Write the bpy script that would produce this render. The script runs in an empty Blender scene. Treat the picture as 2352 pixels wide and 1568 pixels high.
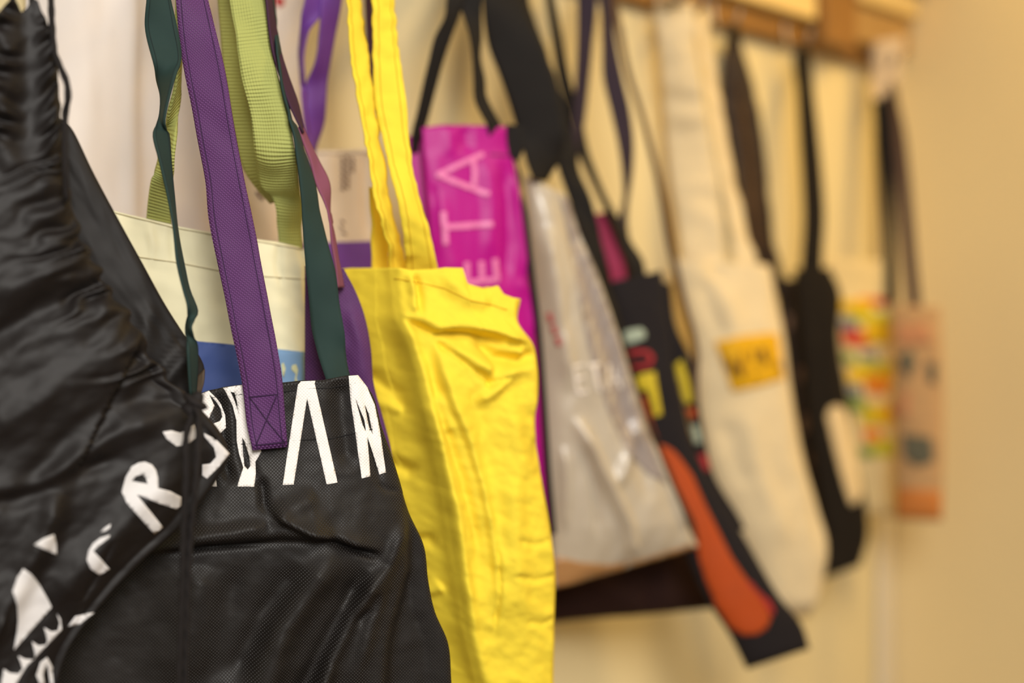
import bpy, bmesh, math, random
import numpy as np
from mathutils import Vector, Matrix, noise
from mathutils.bvhtree import BVHTree
from mathutils.geometry import delaunay_2d_cdt

random.seed(7)
S = bpy.context.scene
COL = S.collection

# ------------------------------------------------------------------ camera, world, lights
F = 3267.0          # focal length in pixels of the 2352-wide frame (50 mm on 36 mm)
H = 1.45            # eye height
cd = bpy.data.cameras.new('camera')
cd.lens = 50.0; cd.sensor_width = 36.0; cd.sensor_fit = 'HORIZONTAL'
cd.clip_start = 0.05
cd.dof.use_dof = True
cd.dof.focus_distance = 1.115
cd.dof.aperture_fstop = 1.6
cam = bpy.data.objects.new('camera', cd)
cam.location = (0, 0, H); cam.rotation_euler = (math.pi / 2, 0, 0)
COL.objects.link(cam)
S.camera = cam

S.view_settings.view_transform = 'Standard'
S.view_settings.look = 'None'
S.view_settings.gamma = 1.0
S.view_settings.use_curve_mapping = False
S.view_settings.exposure = 0.0

W = bpy.data.worlds.new('room_light'); S.world = W
W.use_nodes = True
bg = W.node_tree.nodes['Background']
bg.inputs['Color'].default_value = (1.0, 0.93, 0.84, 1)
bg.inputs['Strength'].default_value = 0.28

def area(name, loc, target, size, power, color, size_y=None):
    l = bpy.data.lights.new(name, 'AREA')
    l.energy = power; l.color = color; l.size = size
    if size_y:
        l.shape = 'RECTANGLE'; l.size_y = size_y
    o = bpy.data.objects.new(name, l)
    o.location = loc
    d = Vector(target) - Vector(loc)
    o.rotation_euler = d.to_track_quat('-Z', 'Y').to_euler()
    COL.objects.link(o)
    return o
area('window_light', (0.40, -0.9, 2.45), (-0.28, 1.15, 1.38), 1.0, 15.0, (1.0, 0.965, 0.91)).data.spread = math.radians(86)
area('ceiling_lamp', (1.35, 0.75, 2.6), (0.40, 1.9, 1.4), 0.4, 4.0, (1.0, 0.71, 0.32)).data.spread = math.radians(110)
area('corner_lamp', (1.15, 1.70, 2.5), (0.50, 2.2, 1.4), 0.35, 4.2, (1.0, 0.63, 0.14)).data.spread = math.radians(120)

# ------------------------------------------------------------------ helpers
def lin(c):
    c = c / 255.0
    return c / 12.92 if c <= 0.04045 else ((c + 0.055) / 1.055) ** 2.4
def rgb(r, g, b):
    return (lin(r), lin(g), lin(b), 1.0)

def ray(px, py, d):
    return Vector(((px - 1176) / F * d, d, H - (py - 784) / F * d))

class Plane:
    """an upright sheet: its distance from the eye at two pixel columns"""
    def __init__(s, pa, da, pb, db):
        s.pa, s.ia, s.pb, s.ib = pa, 1 / da, pb, 1 / db
        A, B = ray(pa, 784, da), ray(pb, 784, db)
        t = (B - A).normalized(); s.t = t; s.A = A
        n = t.cross(Vector((0, 0, 1)))
        if n.dot(-A) < 0 and n.y > 0: n = -n
        if n.y > 0: n = -n
        s.n = n
    def d(s, px):
        return 1 / (s.ia + (s.ib - s.ia) * (px - s.pa) / (s.pb - s.pa))
    def pt(s, px, py):
        return ray(px, py, s.d(px))

# the wall in plan
E = Vector((0.7017, 0.7124, 0)); N = Vector((0.7124, -0.7017, 0)); W0 = Vector((-1.693, 0, 0)); C0 = N.dot(W0)
def wall_d(px, o=0.0):
    q = (px - 1176) / F
    return (C0 + o) / (N.x * q + N.y)
def on_wall(px, o, z):
    d = wall_d(px, o)
    return Vector(((px - 1176) / F * d, d, z))
HOOK_Z = 1.892
HOOKS = []

def empty_thing(name, label, cat, group=None):
    o = bpy.data.objects.new(name, None)
    o.empty_display_size = 0.05
    COL.objects.link(o)
    o['label'] = label; o['category'] = cat
    if cat == 'bag': group = group or HUNG
    if group: o['group'] = group
    return o

HUNG = 'bags hanging in a row on the coat rail'
def link_mesh(name, verts, faces, mat, parent=None, uvs=None, smooth=True, solid=None, offset=-1.0):
    me = bpy.data.meshes.new(name)
    me.from_pydata([tuple(v) for v in verts], [], faces)
    if uvs is not None:
        ul = me.uv_layers.new(name='UVMap')
        li = np.empty(len(me.loops), dtype=np.int32)
        me.loops.foreach_get('vertex_index', li)
        arr = np.asarray(uvs, dtype=np.float32)[li]
        ul.data.foreach_set('uv', arr.ravel())
    if smooth:
        me.polygons.foreach_set('use_smooth', [True] * len(me.polygons))
    me.materials.append(mat)
    o = bpy.data.objects.new(name, me)
    COL.objects.link(o)
    if parent: o.parent = parent
    if solid:
        m = o.modifiers.new('thickness', 'SOLIDIFY'); m.thickness = solid; m.offset = offset
        m.use_rim = True
    return o

def catmull(P, n):
    """n samples along rows P (k x m array), chord-length parameter"""
    P = np.asarray(P, float)
    k = len(P)
    if k == 2:
        t = np.linspace(0, 1, n)[:, None]
        return P[0] * (1 - t) + P[1] * t
    seg = np.linalg.norm(np.diff(P, axis=0), axis=1)
    T = np.concatenate([[0], np.cumsum(seg)])
    m = np.zeros_like(P)
    for i in range(k):
        if i == 0: m[i] = (P[1] - P[0]) / (T[1] - T[0])
        elif i == k - 1: m[i] = (P[-1] - P[-2]) / (T[-1] - T[-2])
        else:
            a = (P[i] - P[i - 1]) / (T[i] - T[i - 1]); b = (P[i + 1] - P[i]) / (T[i + 1] - T[i])
            h0, h1 = T[i] - T[i - 1], T[i + 1] - T[i]
            m[i] = (a * h1 + b * h0) / (h0 + h1)
    out = np.empty((n, P.shape[1]))
    for j, t in enumerate(np.linspace(0, T[-1], n)):
        i = min(np.searchsorted(T, t, side='right') - 1, k - 2)
        h = T[i + 1] - T[i]; s = (t - T[i]) / h
        out[j] = ((2 * s ** 3 - 3 * s ** 2 + 1) * P[i] + (s ** 3 - 2 * s ** 2 + s) * h * m[i]
                  + (-2 * s ** 3 + 3 * s ** 2) * P[i + 1] + (s ** 3 - s ** 2) * h * m[i + 1])
    return out

def seg_dist(X, Y, line):
    """distance to a polyline, and the signed side of the nearest segment"""
    best = np.full(X.shape, 1e9); side = np.zeros_like(X); along = np.zeros_like(X)
    n = len(line) - 1
    for k in range(n):
        ax, ay = line[k]; bx, by = line[k + 1]
        dx, dy = bx - ax, by - ay; L2 = dx * dx + dy * dy
        t = np.clip(((X - ax) * dx + (Y - ay) * dy) / L2, 0, 1)
        ex, ey = X - (ax + t * dx), Y - (ay + t * dy)
        dd = np.hypot(ex, ey)
        sg = np.sign((X - ax) * dy - (Y - ay) * dx)     # + : right of a line drawn downward
        m = dd < best
        best = np.where(m, dd, best); side = np.where(m, sg, side); along = np.where(m, (k + t) / n, along)
    return best, side, along

def creases(X, Y, L):
    D = np.zeros_like(X)
    for c in L:
        kind, line, w, h = c[0], c[1], c[2], c[3]
        dd, sg, al = seg_dist(X, Y, line)
        fade = np.clip(np.minimum(al, 1 - al) * 6, 0, 1) if len(c) < 5 else 1.0
        if kind == 'r':                              # ridge (negative height: valley)
            D += h * np.exp(-(dd / w) ** 2) * (fade if len(c) < 5 else 1)
        elif kind == 's':                            # step: cloth on the right of the line stands proud
            D += h * 0.5 * (1 + np.tanh(sg * dd / w))
        elif kind == 'l':                            # lip: the right side stands proud at the line and settles back
            D += h * 0.5 * (1 + np.tanh(sg * dd / w)) * np.exp(-dd / (w * 9)) * fade
        elif kind == 'p':                            # pinch: sharp fold with soft shoulders
            D += h * (np.exp(-(dd / w)) - 0.4 * np.exp(-(dd / (2.2 * w)) ** 2)) * fade
    return D

def fbm(x, y, z, oct=3):
    a, s, f = 1.0, 0.0, 1.0
    for _ in range(oct):
        s += a * noise.noise(Vector((x * f, y * f, z + f))); a *= 0.5; f *= 2.03
    return s

class Body:
    pass

def body(name, rows, plane, mat, parent, thick=0.012, nu=44, nv=70, cr=(), ns=None, rim=None, extra=None,
         skin=0.0008, lip=0.5, back=True, foot=0.05, flat=0.25, closed_top=False, edge_wob=None, edge_full=None):
    """A bag body: closed pouch of two sheets. rows: (xl, yl, xr, yr) down the bag."""
    R = catmull(rows, nv + 1)
    if edge_wob is not None:
        R = edge_wob(R)
    u = np.linspace(0, 1, nu + 1)
    X = R[:, 0:1] * (1 - u) + R[:, 2:3] * u
    Y = R[:, 1:2] * (1 - u) + R[:, 3:4] * u
    V = np.repeat(np.linspace(0, 1, nv + 1)[:, None], nu + 1, 1)
    U = np.repeat(u[None, :], nv + 1, 0)
    if rim is not None:
        rx = [p[0] for p in rim]; ry = [p[1] for p in rim]
        off = np.interp(X[0], rx, ry) - Y[0]
        Y = Y + off[None, :] * np.clip(1 - V / 0.16, 0, 1) ** 1.3
    prof = np.power(np.clip(1 - np.abs(2 * U - 1) ** 3.0, 0, 1), 0.6)
    vp = np.power(np.clip((1 - V) / foot, 0, 1), 0.5) * (lip + (1 - lip) * np.clip(V / flat, 0, 1))
    if closed_top: vp = vp * np.power(np.clip(V / 0.03, 0, 1), 0.5)
    D = thick * prof * vp
    ef = np.clip(np.minimum(U, 1 - U) / 0.06, 0, 1)
    wr = creases(X, Y, cr)
    if ns:
        for amp, sx, sy, rot, sd in ns:                # metres, px wavelength along and across, degrees
            c_, s_ = math.cos(math.radians(rot)), math.sin(math.radians(rot))
            A = (X * c_ + Y * s_) / sx; B = (-X * s_ + Y * c_) / sy
            wr = wr + amp * np.array([[fbm(A[i, j], B[i, j], sd) for j in range(nu + 1)] for i in range(nv + 1)])
    if extra is not None:
        wr = wr + extra(X, Y, U, V)
    D = D + wr * (0.15 + 0.85 * ef)
    if edge_full is not None: D = D + edge_full(X, Y, U, V)
    n = np.array(plane.n); t = np.array(plane.t); A0 = np.array(plane.A)
    iD = plane.ia + (plane.ib - plane.ia) * (X - plane.pa) / (plane.pb - plane.pa)
    d = 1 / iD
    P = np.stack([(X - 1176) / F * d, d, H - (Y - 784) / F * d], -1)
    front = P + n * D[..., None]
    bk = P + n * (np.minimum(-thick * prof * vp, D) - 0.0015)[..., None]
    vf = front.reshape(-1, 3)
    idx = np.arange((nv + 1) * (nu + 1)).reshape(nv + 1, nu + 1)
    uv = np.stack([(P - A0) @ t, P[..., 2]], -1).reshape(-1, 2)
    F_ = []
    for j in range(nv):
        for i in range(nu):
            F_.append((idx[j, i], idx[j + 1, i], idx[j + 1, i + 1], idx[j, i + 1]))
    B = Body(); B.plane = plane
    B.bvh = BVHTree.FromPolygons([Vector(v) for v in vf], F_)
    verts = vf
    if back:
        vb = bk.reshape(-1, 3); o = len(vf)
        verts = np.concatenate([vf, vb]); uv = np.concatenate([uv, uv])
        for j in range(nv):
            for i in range(nu):
                F_.append((o + idx[j, i], o + idx[j, i + 1], o + idx[j + 1, i + 1], o + idx[j + 1, i]))
            F_.append((idx[j, 0], o + idx[j, 0], o + idx[j + 1, 0], idx[j + 1, 0]))
            F_.append((idx[j, nu], idx[j + 1, nu], o + idx[j + 1, nu], o + idx[j, nu]))
        for i in range(nu):
            F_.append((idx[nv, i], o + idx[nv, i], o + idx[nv, i + 1], idx[nv, i + 1]))
            if closed_top:
                F_.append((idx[0, i], idx[0, i + 1], o + idx[0, i + 1], o + idx[0, i]))
    B.obj = link_mesh(name, verts, [tuple(int(k) for k in f) for f in F_], mat, parent, uv, True, skin if skin else None)
    return B

def project(B, px, py, lift):
    o = Vector((0, 0, H)); d = Vector(((px - 1176) / F, 1, -(py - 784) / F)).normalized()
    hit, nrm, _, _ = B.bvh.ray_cast(o, d)
    if hit is None:
        hit, nrm, _, _ = B.bvh.find_nearest(B.plane.pt(px, py))
    if nrm.dot(d) > 0: nrm = -nrm
    return hit + nrm * (lift + getattr(B, 'lift', 0.0))

def inside(p, loops):
    x, y = p; c = False
    for L in loops:
        n = len(L)
        for i in range(n):
            x1, y1 = L[i]; x2, y2 = L[(i + 1) % n]
            if (y1 > y) != (y2 > y) and x < (x2 - x1) * (y - y1) / (y2 - y1) + x1: c = not c
    return c

def shape_print(name, B, loops, mat, parent, step=8.0, lift=0.0006):
    """ink lying on the cloth: outline loops (even-odd), fine enough to follow the folds"""
    vs, es = [], []
    for L in loops:
        b = len(vs); pts = []
        n = len(L)
        for i in range(n):
            a, c = L[i], L[(i + 1) % n]
            k = max(1, int(math.hypot(c[0] - a[0], c[1] - a[1]) / step))
            for q in range(k):
                pts.append((a[0] + (c[0] - a[0]) * q / k, a[1] + (c[1] - a[1]) * q / k))
        vs += pts
        es += [(b + i, b + (i + 1) % len(pts)) for i in range(len(pts))]
    xs = [p[0] for p in vs]; ys = [p[1] for p in vs]
    x = min(xs) + step * .37
    while x < max(xs):
        y = min(ys) + step * .41
        while y < max(ys):
            if inside((x, y), loops): vs.append((x, y))
            y += step
        x += step
    r = delaunay_2d_cdt([Vector(v) for v in vs], es, [], 0, 1e-4)
    ov, ofc = r[0], r[2]
    fs = []
    for f in ofc:
        cx = sum(ov[i].x for i in f) / len(f); cy = sum(ov[i].y for i in f) / len(f)
        if inside((cx, cy), loops): fs.append(tuple(reversed(f)) if sum((ov[f[k]].x * ov[f[(k + 1) % 3]].y - ov[f[(k + 1) % 3]].x * ov[f[k]].y) for k in range(3)) > 0 else tuple(f))
    v3 = [project(B, v.x, v.y, lift) for v in ov]
    uv = [(((v - B.plane.A).dot(B.plane.t)), v.z) for v in v3]
    return link_mesh(name, v3, fs, mat, parent, uv, True, 0.0003, 1.0)

def strokes(lines, w):
    """each stroke of a letter as a quad loop strip"""
    out = []
    for L in lines:
        ww = w
        n = len(L); lp, rp = [], []
        for i in range(n):
            a = L[max(0, i - 1)]; b = L[min(n - 1, i + 1)]
            dx, dy = b[0] - a[0], b[1] - a[1]; l = math.hypot(dx, dy) or 1
            nx, ny = -dy / l * ww / 2, dx / l * ww / 2
            lp.append((L[i][0] + nx, L[i][1] + ny)); rp.append((L[i][0] - nx, L[i][1] - ny))
        out.append(lp + rp[::-1])
    return out

def letter(name, B, lines, w, mat, parent, step=7.0, lift=0.0006):
    V, Fc, UV = [], [], []
    obs = []
    for k, q in enumerate(strokes(lines, w)):
        obs.append(shape_print(name, B, [q], mat, parent, step, lift + 0.00005 * k))
    if len(obs) > 1:                                    # one mesh per letter
        bm = bmesh.new()
        for o in obs: bm.from_mesh(o.data)
        bm.to_mesh(obs[0].data); bm.free()
        for o in obs[1:]:
            me = o.data; bpy.data.objects.remove(o); bpy.data.meshes.remove(me)
        obs[0].data.polygons.foreach_set('use_smooth', [True] * len(obs[0].data.polygons))
    return obs[0]

def stitch_on(B, line, mat, parent, w=2.2, name='stitching'):
    pts = []
    for i in range(len(line) - 1):
        a, b = line[i], line[i + 1]; k = max(1, int(math.hypot(b[0] - a[0], b[1] - a[1]) / 10))
        pts += [(a[0] + (b[0] - a[0]) * q / k, a[1] + (b[1] - a[1]) * q / k) for q in range(k)]
    pts.append(line[-1])
    return tube(name, [project(B, x, y, 0.0003) for x, y in pts], w * 0.5 * B.plane.d(line[0][0]) / F, mat, parent, 6)

def tube(name, pts, r, mat, parent, seg=10, twist=0.0, n=None, solid=False):
    if n: pts = [Vector(p) for p in catmull([tuple(p) for p in pts], n)]
    V, Fc, UV = [], [], []
    L = 0.0; k = len(pts)
    ref = Vector((0.2, 1, 0.1)).normalized()
    for i in range(k):
        t = (pts[min(k - 1, i + 1)] - pts[max(0, i - 1)]).normalized()
        a = t.cross(ref).normalized(); b = t.cross(a)
        if i: L += (pts[i] - pts[i - 1]).length
        for s in range(seg):
            an = 2 * math.pi * s / seg
            rr = r * (1 + (twist * math.sin(2 * an + L / r * 1.1) if twist else 0))
            V.append(pts[i] + a * math.cos(an) * rr + b * math.sin(an) * rr)
            UV.append((s / seg * 2 * math.pi * r, L))
    for i in range(k - 1):
        for s in range(seg):
            s2 = (s + 1) % seg
            Fc.append((i * seg + s, i * seg + s2, (i + 1) * seg + s2, (i + 1) * seg + s))
    Fc.append(tuple(range(seg - 1, -1, -1))); Fc.append(tuple(range((k - 1) * seg, k * seg)))
    return link_mesh(name, V, Fc, mat, parent, UV, True)

def strap(name, rows, mat, parent, W=0.030, sgn=1, thick=0.0016, n=60, nu=8, hook=None, stitch=None, bow=0.0, ripple=0.0, hz=HOOK_Z, seed=0.0, rfreq=45.0, maxdd=0.02, hook_w=14):
    """a flat ribbon: rows (xl, yl, xr, yr, d[, sgn]); where it shows narrower than W it is turned edge-on"""
    rr = []
    for r in rows:
        xl, yl, xr, yr, d = r[:5]; sg = r[5] if len(r) > 5 else sgn
        wp = math.hypot(xr - xl, yr - yl) / F * d
        dd = min(maxdd, math.sqrt(max(0.0, W * W - wp * wp)) * 0.7) * sg
        rr.append(tuple(ray(xl, yl, d - dd / 2)) + tuple(ray(xr, yr, d + dd / 2)))
    if hook is not None:
        px = hook
        hp = on_wall(px, 0.055, hz)
        HOOKS.append((px, hz))
        a = np.array(rr[0])
        c = (a[:3] + a[3:]) / 2
        e = np.array(E) * (hook_w / F * hp.y)
        v0, v1 = np.array(hp) - e, np.array(hp) + e
        top = np.concatenate([v0, v1])
        mid = a * 0.5 + top * 0.5
        rr = [tuple(top), tuple(mid)] + rr
    R = catmull(rr, n + 1)
    V, UV, Fc = [], [], []
    L = 0.0
    for j in range(n + 1):
        l, r = Vector(R[j, :3]), Vector(R[j, 3:])
        if j:
            L += ((l + r) / 2 - lastc).length
        lastc = (l + r) / 2
        tj = R[min(n, j + 1)] - R[max(0, j - 1)]
        tang = Vector(tj[:3] + tj[3:]).normalized()
        nn = (r - l).cross(tang)
        nn = nn.normalized() if nn.length > 1e-9 else Vector((0, -1, 0))
        if nn.y > 0: nn = -nn
        w = (r - l).length
        for i in range(nu + 1):
            u = i / nu
            p = l.lerp(r, u)
            off = bow * (1 - (2 * u - 1) ** 2)
            if ripple: off += ripple * noise.noise(Vector((u * 1.5, L * rfreq, seed)))
            V.append(p + nn * off); UV.append(((u - .5) * max(w, W * .8), -L))
    for j in range(n):
        for i in range(nu):
            a = j * (nu + 1) + i
            Fc.append((a, a + nu + 1, a + nu + 2, a + 1))
    o = link_mesh(name, V, Fc, mat, parent, UV, True, thick, 0.0)
    B = Body(); B.obj = o; B.bvh = BVHTree.FromPolygons(V, Fc); B.plane = Plane(rows[0][0], rows[0][4], rows[0][0] + 100, rows[0][4])
    B.V = V; B.nu = nu; B.n = n; B.lift = thick / 2
    if stitch:
        smat, us = stitch
        for u in us:
            pts = []
            for j in range(n + 1):
                f = u * nu; i = min(int(f), nu - 1); q = f - i
                p = V[j * (nu + 1) + i].lerp(V[j * (nu + 1) + i + 1], q)
                tj = R[min(n, j + 1)] - R[max(0, j - 1)]
                tang = Vector(tj[:3] + tj[3:]).normalized()
                nn = (Vector(R[j, 3:]) - Vector(R[j, :3])).cross(tang).normalized()
                if nn.y > 0: nn = -nn
                pts.append(p + nn * (thick / 2 + 0.0001))
            tube('stitching', pts, 0.00038, smat, o, 6)
    return B

def box(name, p0, ax, ay, az, mat, parent=None, bevel=0.0):
    """box from corner p0 with edge vectors"""
    bm = bmesh.new()
    vs = [bm.verts.new(Vector(p0) + ax * i + ay * j + az * k) for k in (0, 1) for j in (0, 1) for i in (0, 1)]
    for f in ((0, 1, 3, 2), (4, 6, 7, 5), (0, 4, 5, 1), (2, 3, 7, 6), (0, 2, 6, 4), (1, 5, 7, 3)):
        bm.faces.new([vs[i] for i in f])
    bmesh.ops.recalc_face_normals(bm, faces=bm.faces)
    if bevel:
        bmesh.ops.bevel(bm, geom=list(bm.edges), offset=bevel, segments=2, affect='EDGES', profile=0.5)
    me = bpy.data.meshes.new(name); bm.to_mesh(me); bm.free()
    me.materials.append(mat)
    o = bpy.data.objects.new(name, me); COL.objects.link(o)
    if parent: o.parent = parent
    return o

# ------------------------------------------------------------------ materials
def mat(name, col, rough=0.8, kind='weave', pitch=0.0009, bump=0.25, sheen=0.0, coat=0.0, spec=0.4, var=0.10, dots=0.0, nscale=40.0, nbump=0.0, trans=0.0):
    m = bpy.data.materials.new(name); m.use_nodes = True
    nt = m.node_tree; ns, ln = nt.nodes, nt.links
    b = ns['Principled BSDF']
    b.inputs['Roughness'].default_value = rough
    b.inputs['Specular IOR Level'].default_value = spec
    b.inputs['Sheen Weight'].default_value = sheen
    b.inputs['Sheen Roughness'].default_value = 0.4
    b.inputs['Coat Weight'].default_value = coat
    b.inputs['Coat Roughness'].default_value = 0.12
    tc = ns.new('ShaderNodeTexCoord')
    def math_(op, a, b_=None, v=None):
        n = ns.new('ShaderNodeMath'); n.operation = op
        ln.new(a, n.inputs[0])
        if b_ is not None: ln.new(b_, n.inputs[1])
        if v is not None: n.inputs[1].default_value = v
        return n.outputs[0]
    noi = ns.new('ShaderNodeTexNoise'); noi.inputs['Scale'].default_value = nscale; noi.inputs['Detail'].default_value = 4
    ln.new(tc.outputs['Object'], noi.inputs['Vector'])
    mix = ns.new('ShaderNodeMixRGB')
    lo = tuple(c * (1 - var) for c in col[:3]) + (1,); hi = tuple(min(1, c * (1 + var)) for c in col[:3]) + (1,)
    mix.inputs[1].default_value = lo; mix.inputs[2].default_value = hi
    ln.new(noi.outputs['Fac'], mix.inputs[0])
    colout = mix.outputs[0]; height = None
    if kind in ('nonwoven', 'weave', 'rib'):
        mp = ns.new('ShaderNodeMapping')
        ln.new(tc.outputs['UV'], mp.inputs['Vector'])
        mp.inputs['Rotation'].default_value = (0, 0, 0)
        sx = ns.new('ShaderNodeSeparateXYZ'); ln.new(mp.outputs[0], sx.inputs[0])
        k = 2 * math.pi / pitch
        if kind == 'rib':
            a = math_('SINE', math_('MULTIPLY', sx.outputs['Y'], v=k))
            c = math_('SINE', math_('MULTIPLY', sx.outputs['X'], v=k * 1.4))
            height = math_('ADD', a, math_('MULTIPLY', c, v=0.35))
            height = math_('MULTIPLY', height, v=0.5)
        else:
            a = math_('SINE', math_('MULTIPLY', sx.outputs['X'], v=k))
            c = math_('SINE', math_('MULTIPLY', sx.outputs['Y'], v=k))
            height = math_('MULTIPLY', a, c)
            if kind == 'nonwoven':
                height = math_('MAXIMUM', height, v=-0.05)
        if dots:
            m2 = ns.new('ShaderNodeMixRGB'); m2.blend_type = 'ADD'
            dn = math_('MULTIPLY', math_('MAXIMUM', height, v=0.0), v=1.0)
            ln.new(math_('MULTIPLY', dn, v=dots), m2.inputs[0])
            ln.new(colout, m2.inputs[1]); m2.inputs[2].default_value = tuple(min(1, c * 1.0 + 0.05) for c in col[:3]) + (1,)
            colout = m2.outputs[0]
    ln.new(colout, b.inputs['Base Color'])
    last = None
    if nbump:
        bp0 = ns.new('ShaderNodeBump'); bp0.inputs['Strength'].default_value = nbump; bp0.inputs['Distance'].default_value = 0.004
        ln.new(noi.outputs['Fac'], bp0.inputs['Height']); last = bp0
    if height is not None and bump:
        bp = ns.new('ShaderNodeBump'); bp.inputs['Strength'].default_value = bump; bp.inputs['Distance'].default_value = pitch * 0.25
        ln.new(height, bp.inputs['Height'])
        if last: ln.new(last.outputs[0], bp.inputs['Normal'])
        last = bp
    if last: ln.new(last.outputs[0], b.inputs['Normal'])
    if trans:
        out = ns['Material Output']
        tr = ns.new('ShaderNodeBsdfTranslucent'); ln.new(colout, tr.inputs['Color'])
        ms = ns.new('ShaderNodeMixShader'); ms.inputs[0].default_value = trans
        ln.new(b.outputs[0], ms.inputs[1]); ln.new(tr.outputs[0], ms.inputs[2]); ln.new(ms.outputs[0], out.inputs['Surface'])
    return m

M = {}
M['plaster'] = mat('painted_plaster', (0.77, 0.655, 0.39, 1), 0.85, 'none', nscale=6, var=0.03, spec=0.2)
M['plaster_right'] = mat('ochre_painted_plaster', (0.89, 0.73, 0.42, 1), 0.85, 'none', nscale=6, var=0.03, spec=0.2)
M['ceiling'] = mat('white_ceiling', (0.8, 0.78, 0.72, 1), 0.9, 'none', var=0.02)
M['floor'] = mat('brown_floor', (0.30, 0.20, 0.12, 1), 0.55, 'none', nscale=9, var=0.2)
M['trim'] = mat('corner_trim_paint', (0.74, 0.66, 0.52, 1), 0.6, 'none', var=0.04)
M['rail'] = mat('oiled_oak', (0.27, 0.13, 0.032, 1), 0.5, 'none', nscale=18, var=0.25)
M['shelf'] = mat('pale_birch', (0.80, 0.60, 0.26, 1), 0.5, 'none', nscale=14, var=0.10)
M['steel'] = mat('dull_steel', (0.35, 0.31, 0.27, 1), 0.4, 'none', var=0.05); M['steel'].node_tree.nodes['Principled BSDF'].inputs['Metallic'].default_value = 0.9
M['nylon'] = mat('black_nylon', rgb(22, 17, 15), 0.55, 'weave', 0.0007, 0.12, sheen=0.02, spec=0.32, var=0.15)
M['nylon_back'] = mat('black_nylon_back', rgb(24, 20, 18), 0.6, 'weave', 0.0007, 0.1, sheen=0.03, spec=0.3)
M['cord'] = mat('black_cord', rgb(26, 21, 20), 0.75, 'weave', 0.0018, 0.6, spec=0.3)
M['ink_white'] = mat('white_ink', rgb(218, 214, 212), 0.6, 'none', var=0.03)
M['ink_white_tex'] = mat('white_ink_on_fleece', rgb(240, 234, 228), 0.6, 'nonwoven', 0.00262, 0.5, var=0.03)
M['tote_black'] = mat('black_nonwoven', rgb(21, 16, 13), 0.50, 'nonwoven', 0.00262, 0.9, spec=0.36, dots=0.6, var=0.12)
M['tote_purple'] = mat('purple_nonwoven', rgb(80, 35, 90), 0.62, 'nonwoven', 0.0030, 0.9, spec=0.4, dots=0.9, var=0.12)
M['thread_purple'] = mat('dark_purple_thread', rgb(48, 22, 58), 0.8, 'none')
M['thread_green'] = mat('deep_green_thread', rgb(18, 34, 32), 0.8, 'none')
M['oak_light'] = mat('lighter_oak', (0.38, 0.23, 0.085, 1), 0.5, 'none', nscale=18, var=0.2)
M['thread_black'] = mat('black_thread', rgb(22, 20, 20), 0.8, 'none')
M['plum'] = mat('plum_tape', rgb(60, 28, 52), 0.8, 'weave', 0.0011, 0.4)
M['mauve'] = mat('mauve_tape', rgb(130, 72, 96), 0.8, 'weave', 0.0011, 0.4)
M['green_dark'] = mat('dark_green_tape', rgb(27, 50, 46), 0.8, 'weave', 0.0010, 0.35, var=0.12)
M['green_light'] = mat('light_green_webbing', rgb(172, 176, 98), 0.75, 'rib', 0.0030, 0.9, var=0.08)
M['cream_poly'] = mat('cream_fabric', rgb(246, 239, 202), 0.7, 'weave', 0.0009, 0.2, var=0.03, nscale=25, nbump=0.15, trans=0.15)
M['thread_cream'] = mat('sand_thread', rgb(172, 158, 120), 0.8, 'none')
M['blue_dark'] = mat('blue_ink', rgb(66, 88, 152), 0.65, 'none', var=0.12)
M['blue_light'] = mat('light_blue_ink', rgb(118, 152, 188), 0.65, 'none', var=0.10)
M['ink_pale'] = mat('pale_ink', rgb(205, 205, 160), 0.65, 'none')
M['beige_tote'] = mat('pale_beige_cotton', rgb(222, 204, 182), 0.8, 'weave', 0.0010, 0.3, var=0.04)
M['white_tote'] = mat('white_cotton', rgb(240, 230, 222), 0.8, 'weave', 0.0010, 0.3, var=0.03)
M['violet'] = mat('violet_tape', rgb(100, 48, 140), 0.55, 'weave', 0.0010, 0.3, var=0.12, spec=0.5)
M['ink_brown'] = mat('brown_ink', rgb(130, 100, 85), 0.8, 'none')
M['ink_red'] = mat('red_ink', rgb(190, 60, 66), 0.7, 'none')
M['yellow'] = mat('yellow_cotton', rgb(253, 224, 66), 0.85, 'weave', 0.0010, 0.3, sheen=0.0, var=0.04, nscale=60, nbump=0.12, trans=0.1, spec=0.2)
M['thread_yellow'] = mat('gold_thread', rgb(205, 160, 20), 0.8, 'none')
M['magenta'] = mat('glossy_magenta_plastic', rgb(178, 8, 134), 0.45, 'none', coat=0.0, var=0.05, spec=0.3)
M['ink_pink'] = mat('pink_ink', rgb(226, 120, 178), 0.4, 'none', var=0.03)
M['black_web'] = mat('black_webbing', rgb(22, 18, 16), 0.75, 'weave', 0.0014, 0.4, spec=0.3)
M['silver'] = mat('silvery_plastic', rgb(188, 176, 156), 0.33, 'none', coat=0.25, var=0.05, spec=0.6, nscale=12)
M['clear_strip'] = mat('amber_clear_plastic', rgb(196, 148, 96), 0.25, 'none', coat=0.3, var=0.06, trans=0.3)
M['ink_cream'] = mat('off_white_ink', rgb(232, 222, 210), 0.5, 'none', var=0.02)
M['ink_rose'] = mat('rose_ink', rgb(190, 92, 92), 0.6, 'none')
M['brown'] = mat('dark_brown_cotton', rgb(46, 26, 22), 0.85, 'weave', 0.0012, 0.3, spec=0.2)
M['navy'] = mat('navy_webbing', rgb(50, 38, 52), 0.8, 'weave', 0.0014, 0.4, spec=0.3)
M['canvas_black'] = mat('black_canvas', rgb(32, 27, 29), 0.85, 'weave', 0.0012, 0.4, spec=0.25)
M['olive'] = mat('olive_tape', rgb(84, 66, 34), 0.8, 'weave', 0.0012, 0.4)
M['crimson'] = mat('crimson_lining', rgb(160, 44, 80), 0.7, 'weave', 0.0012, 0.3)
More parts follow.
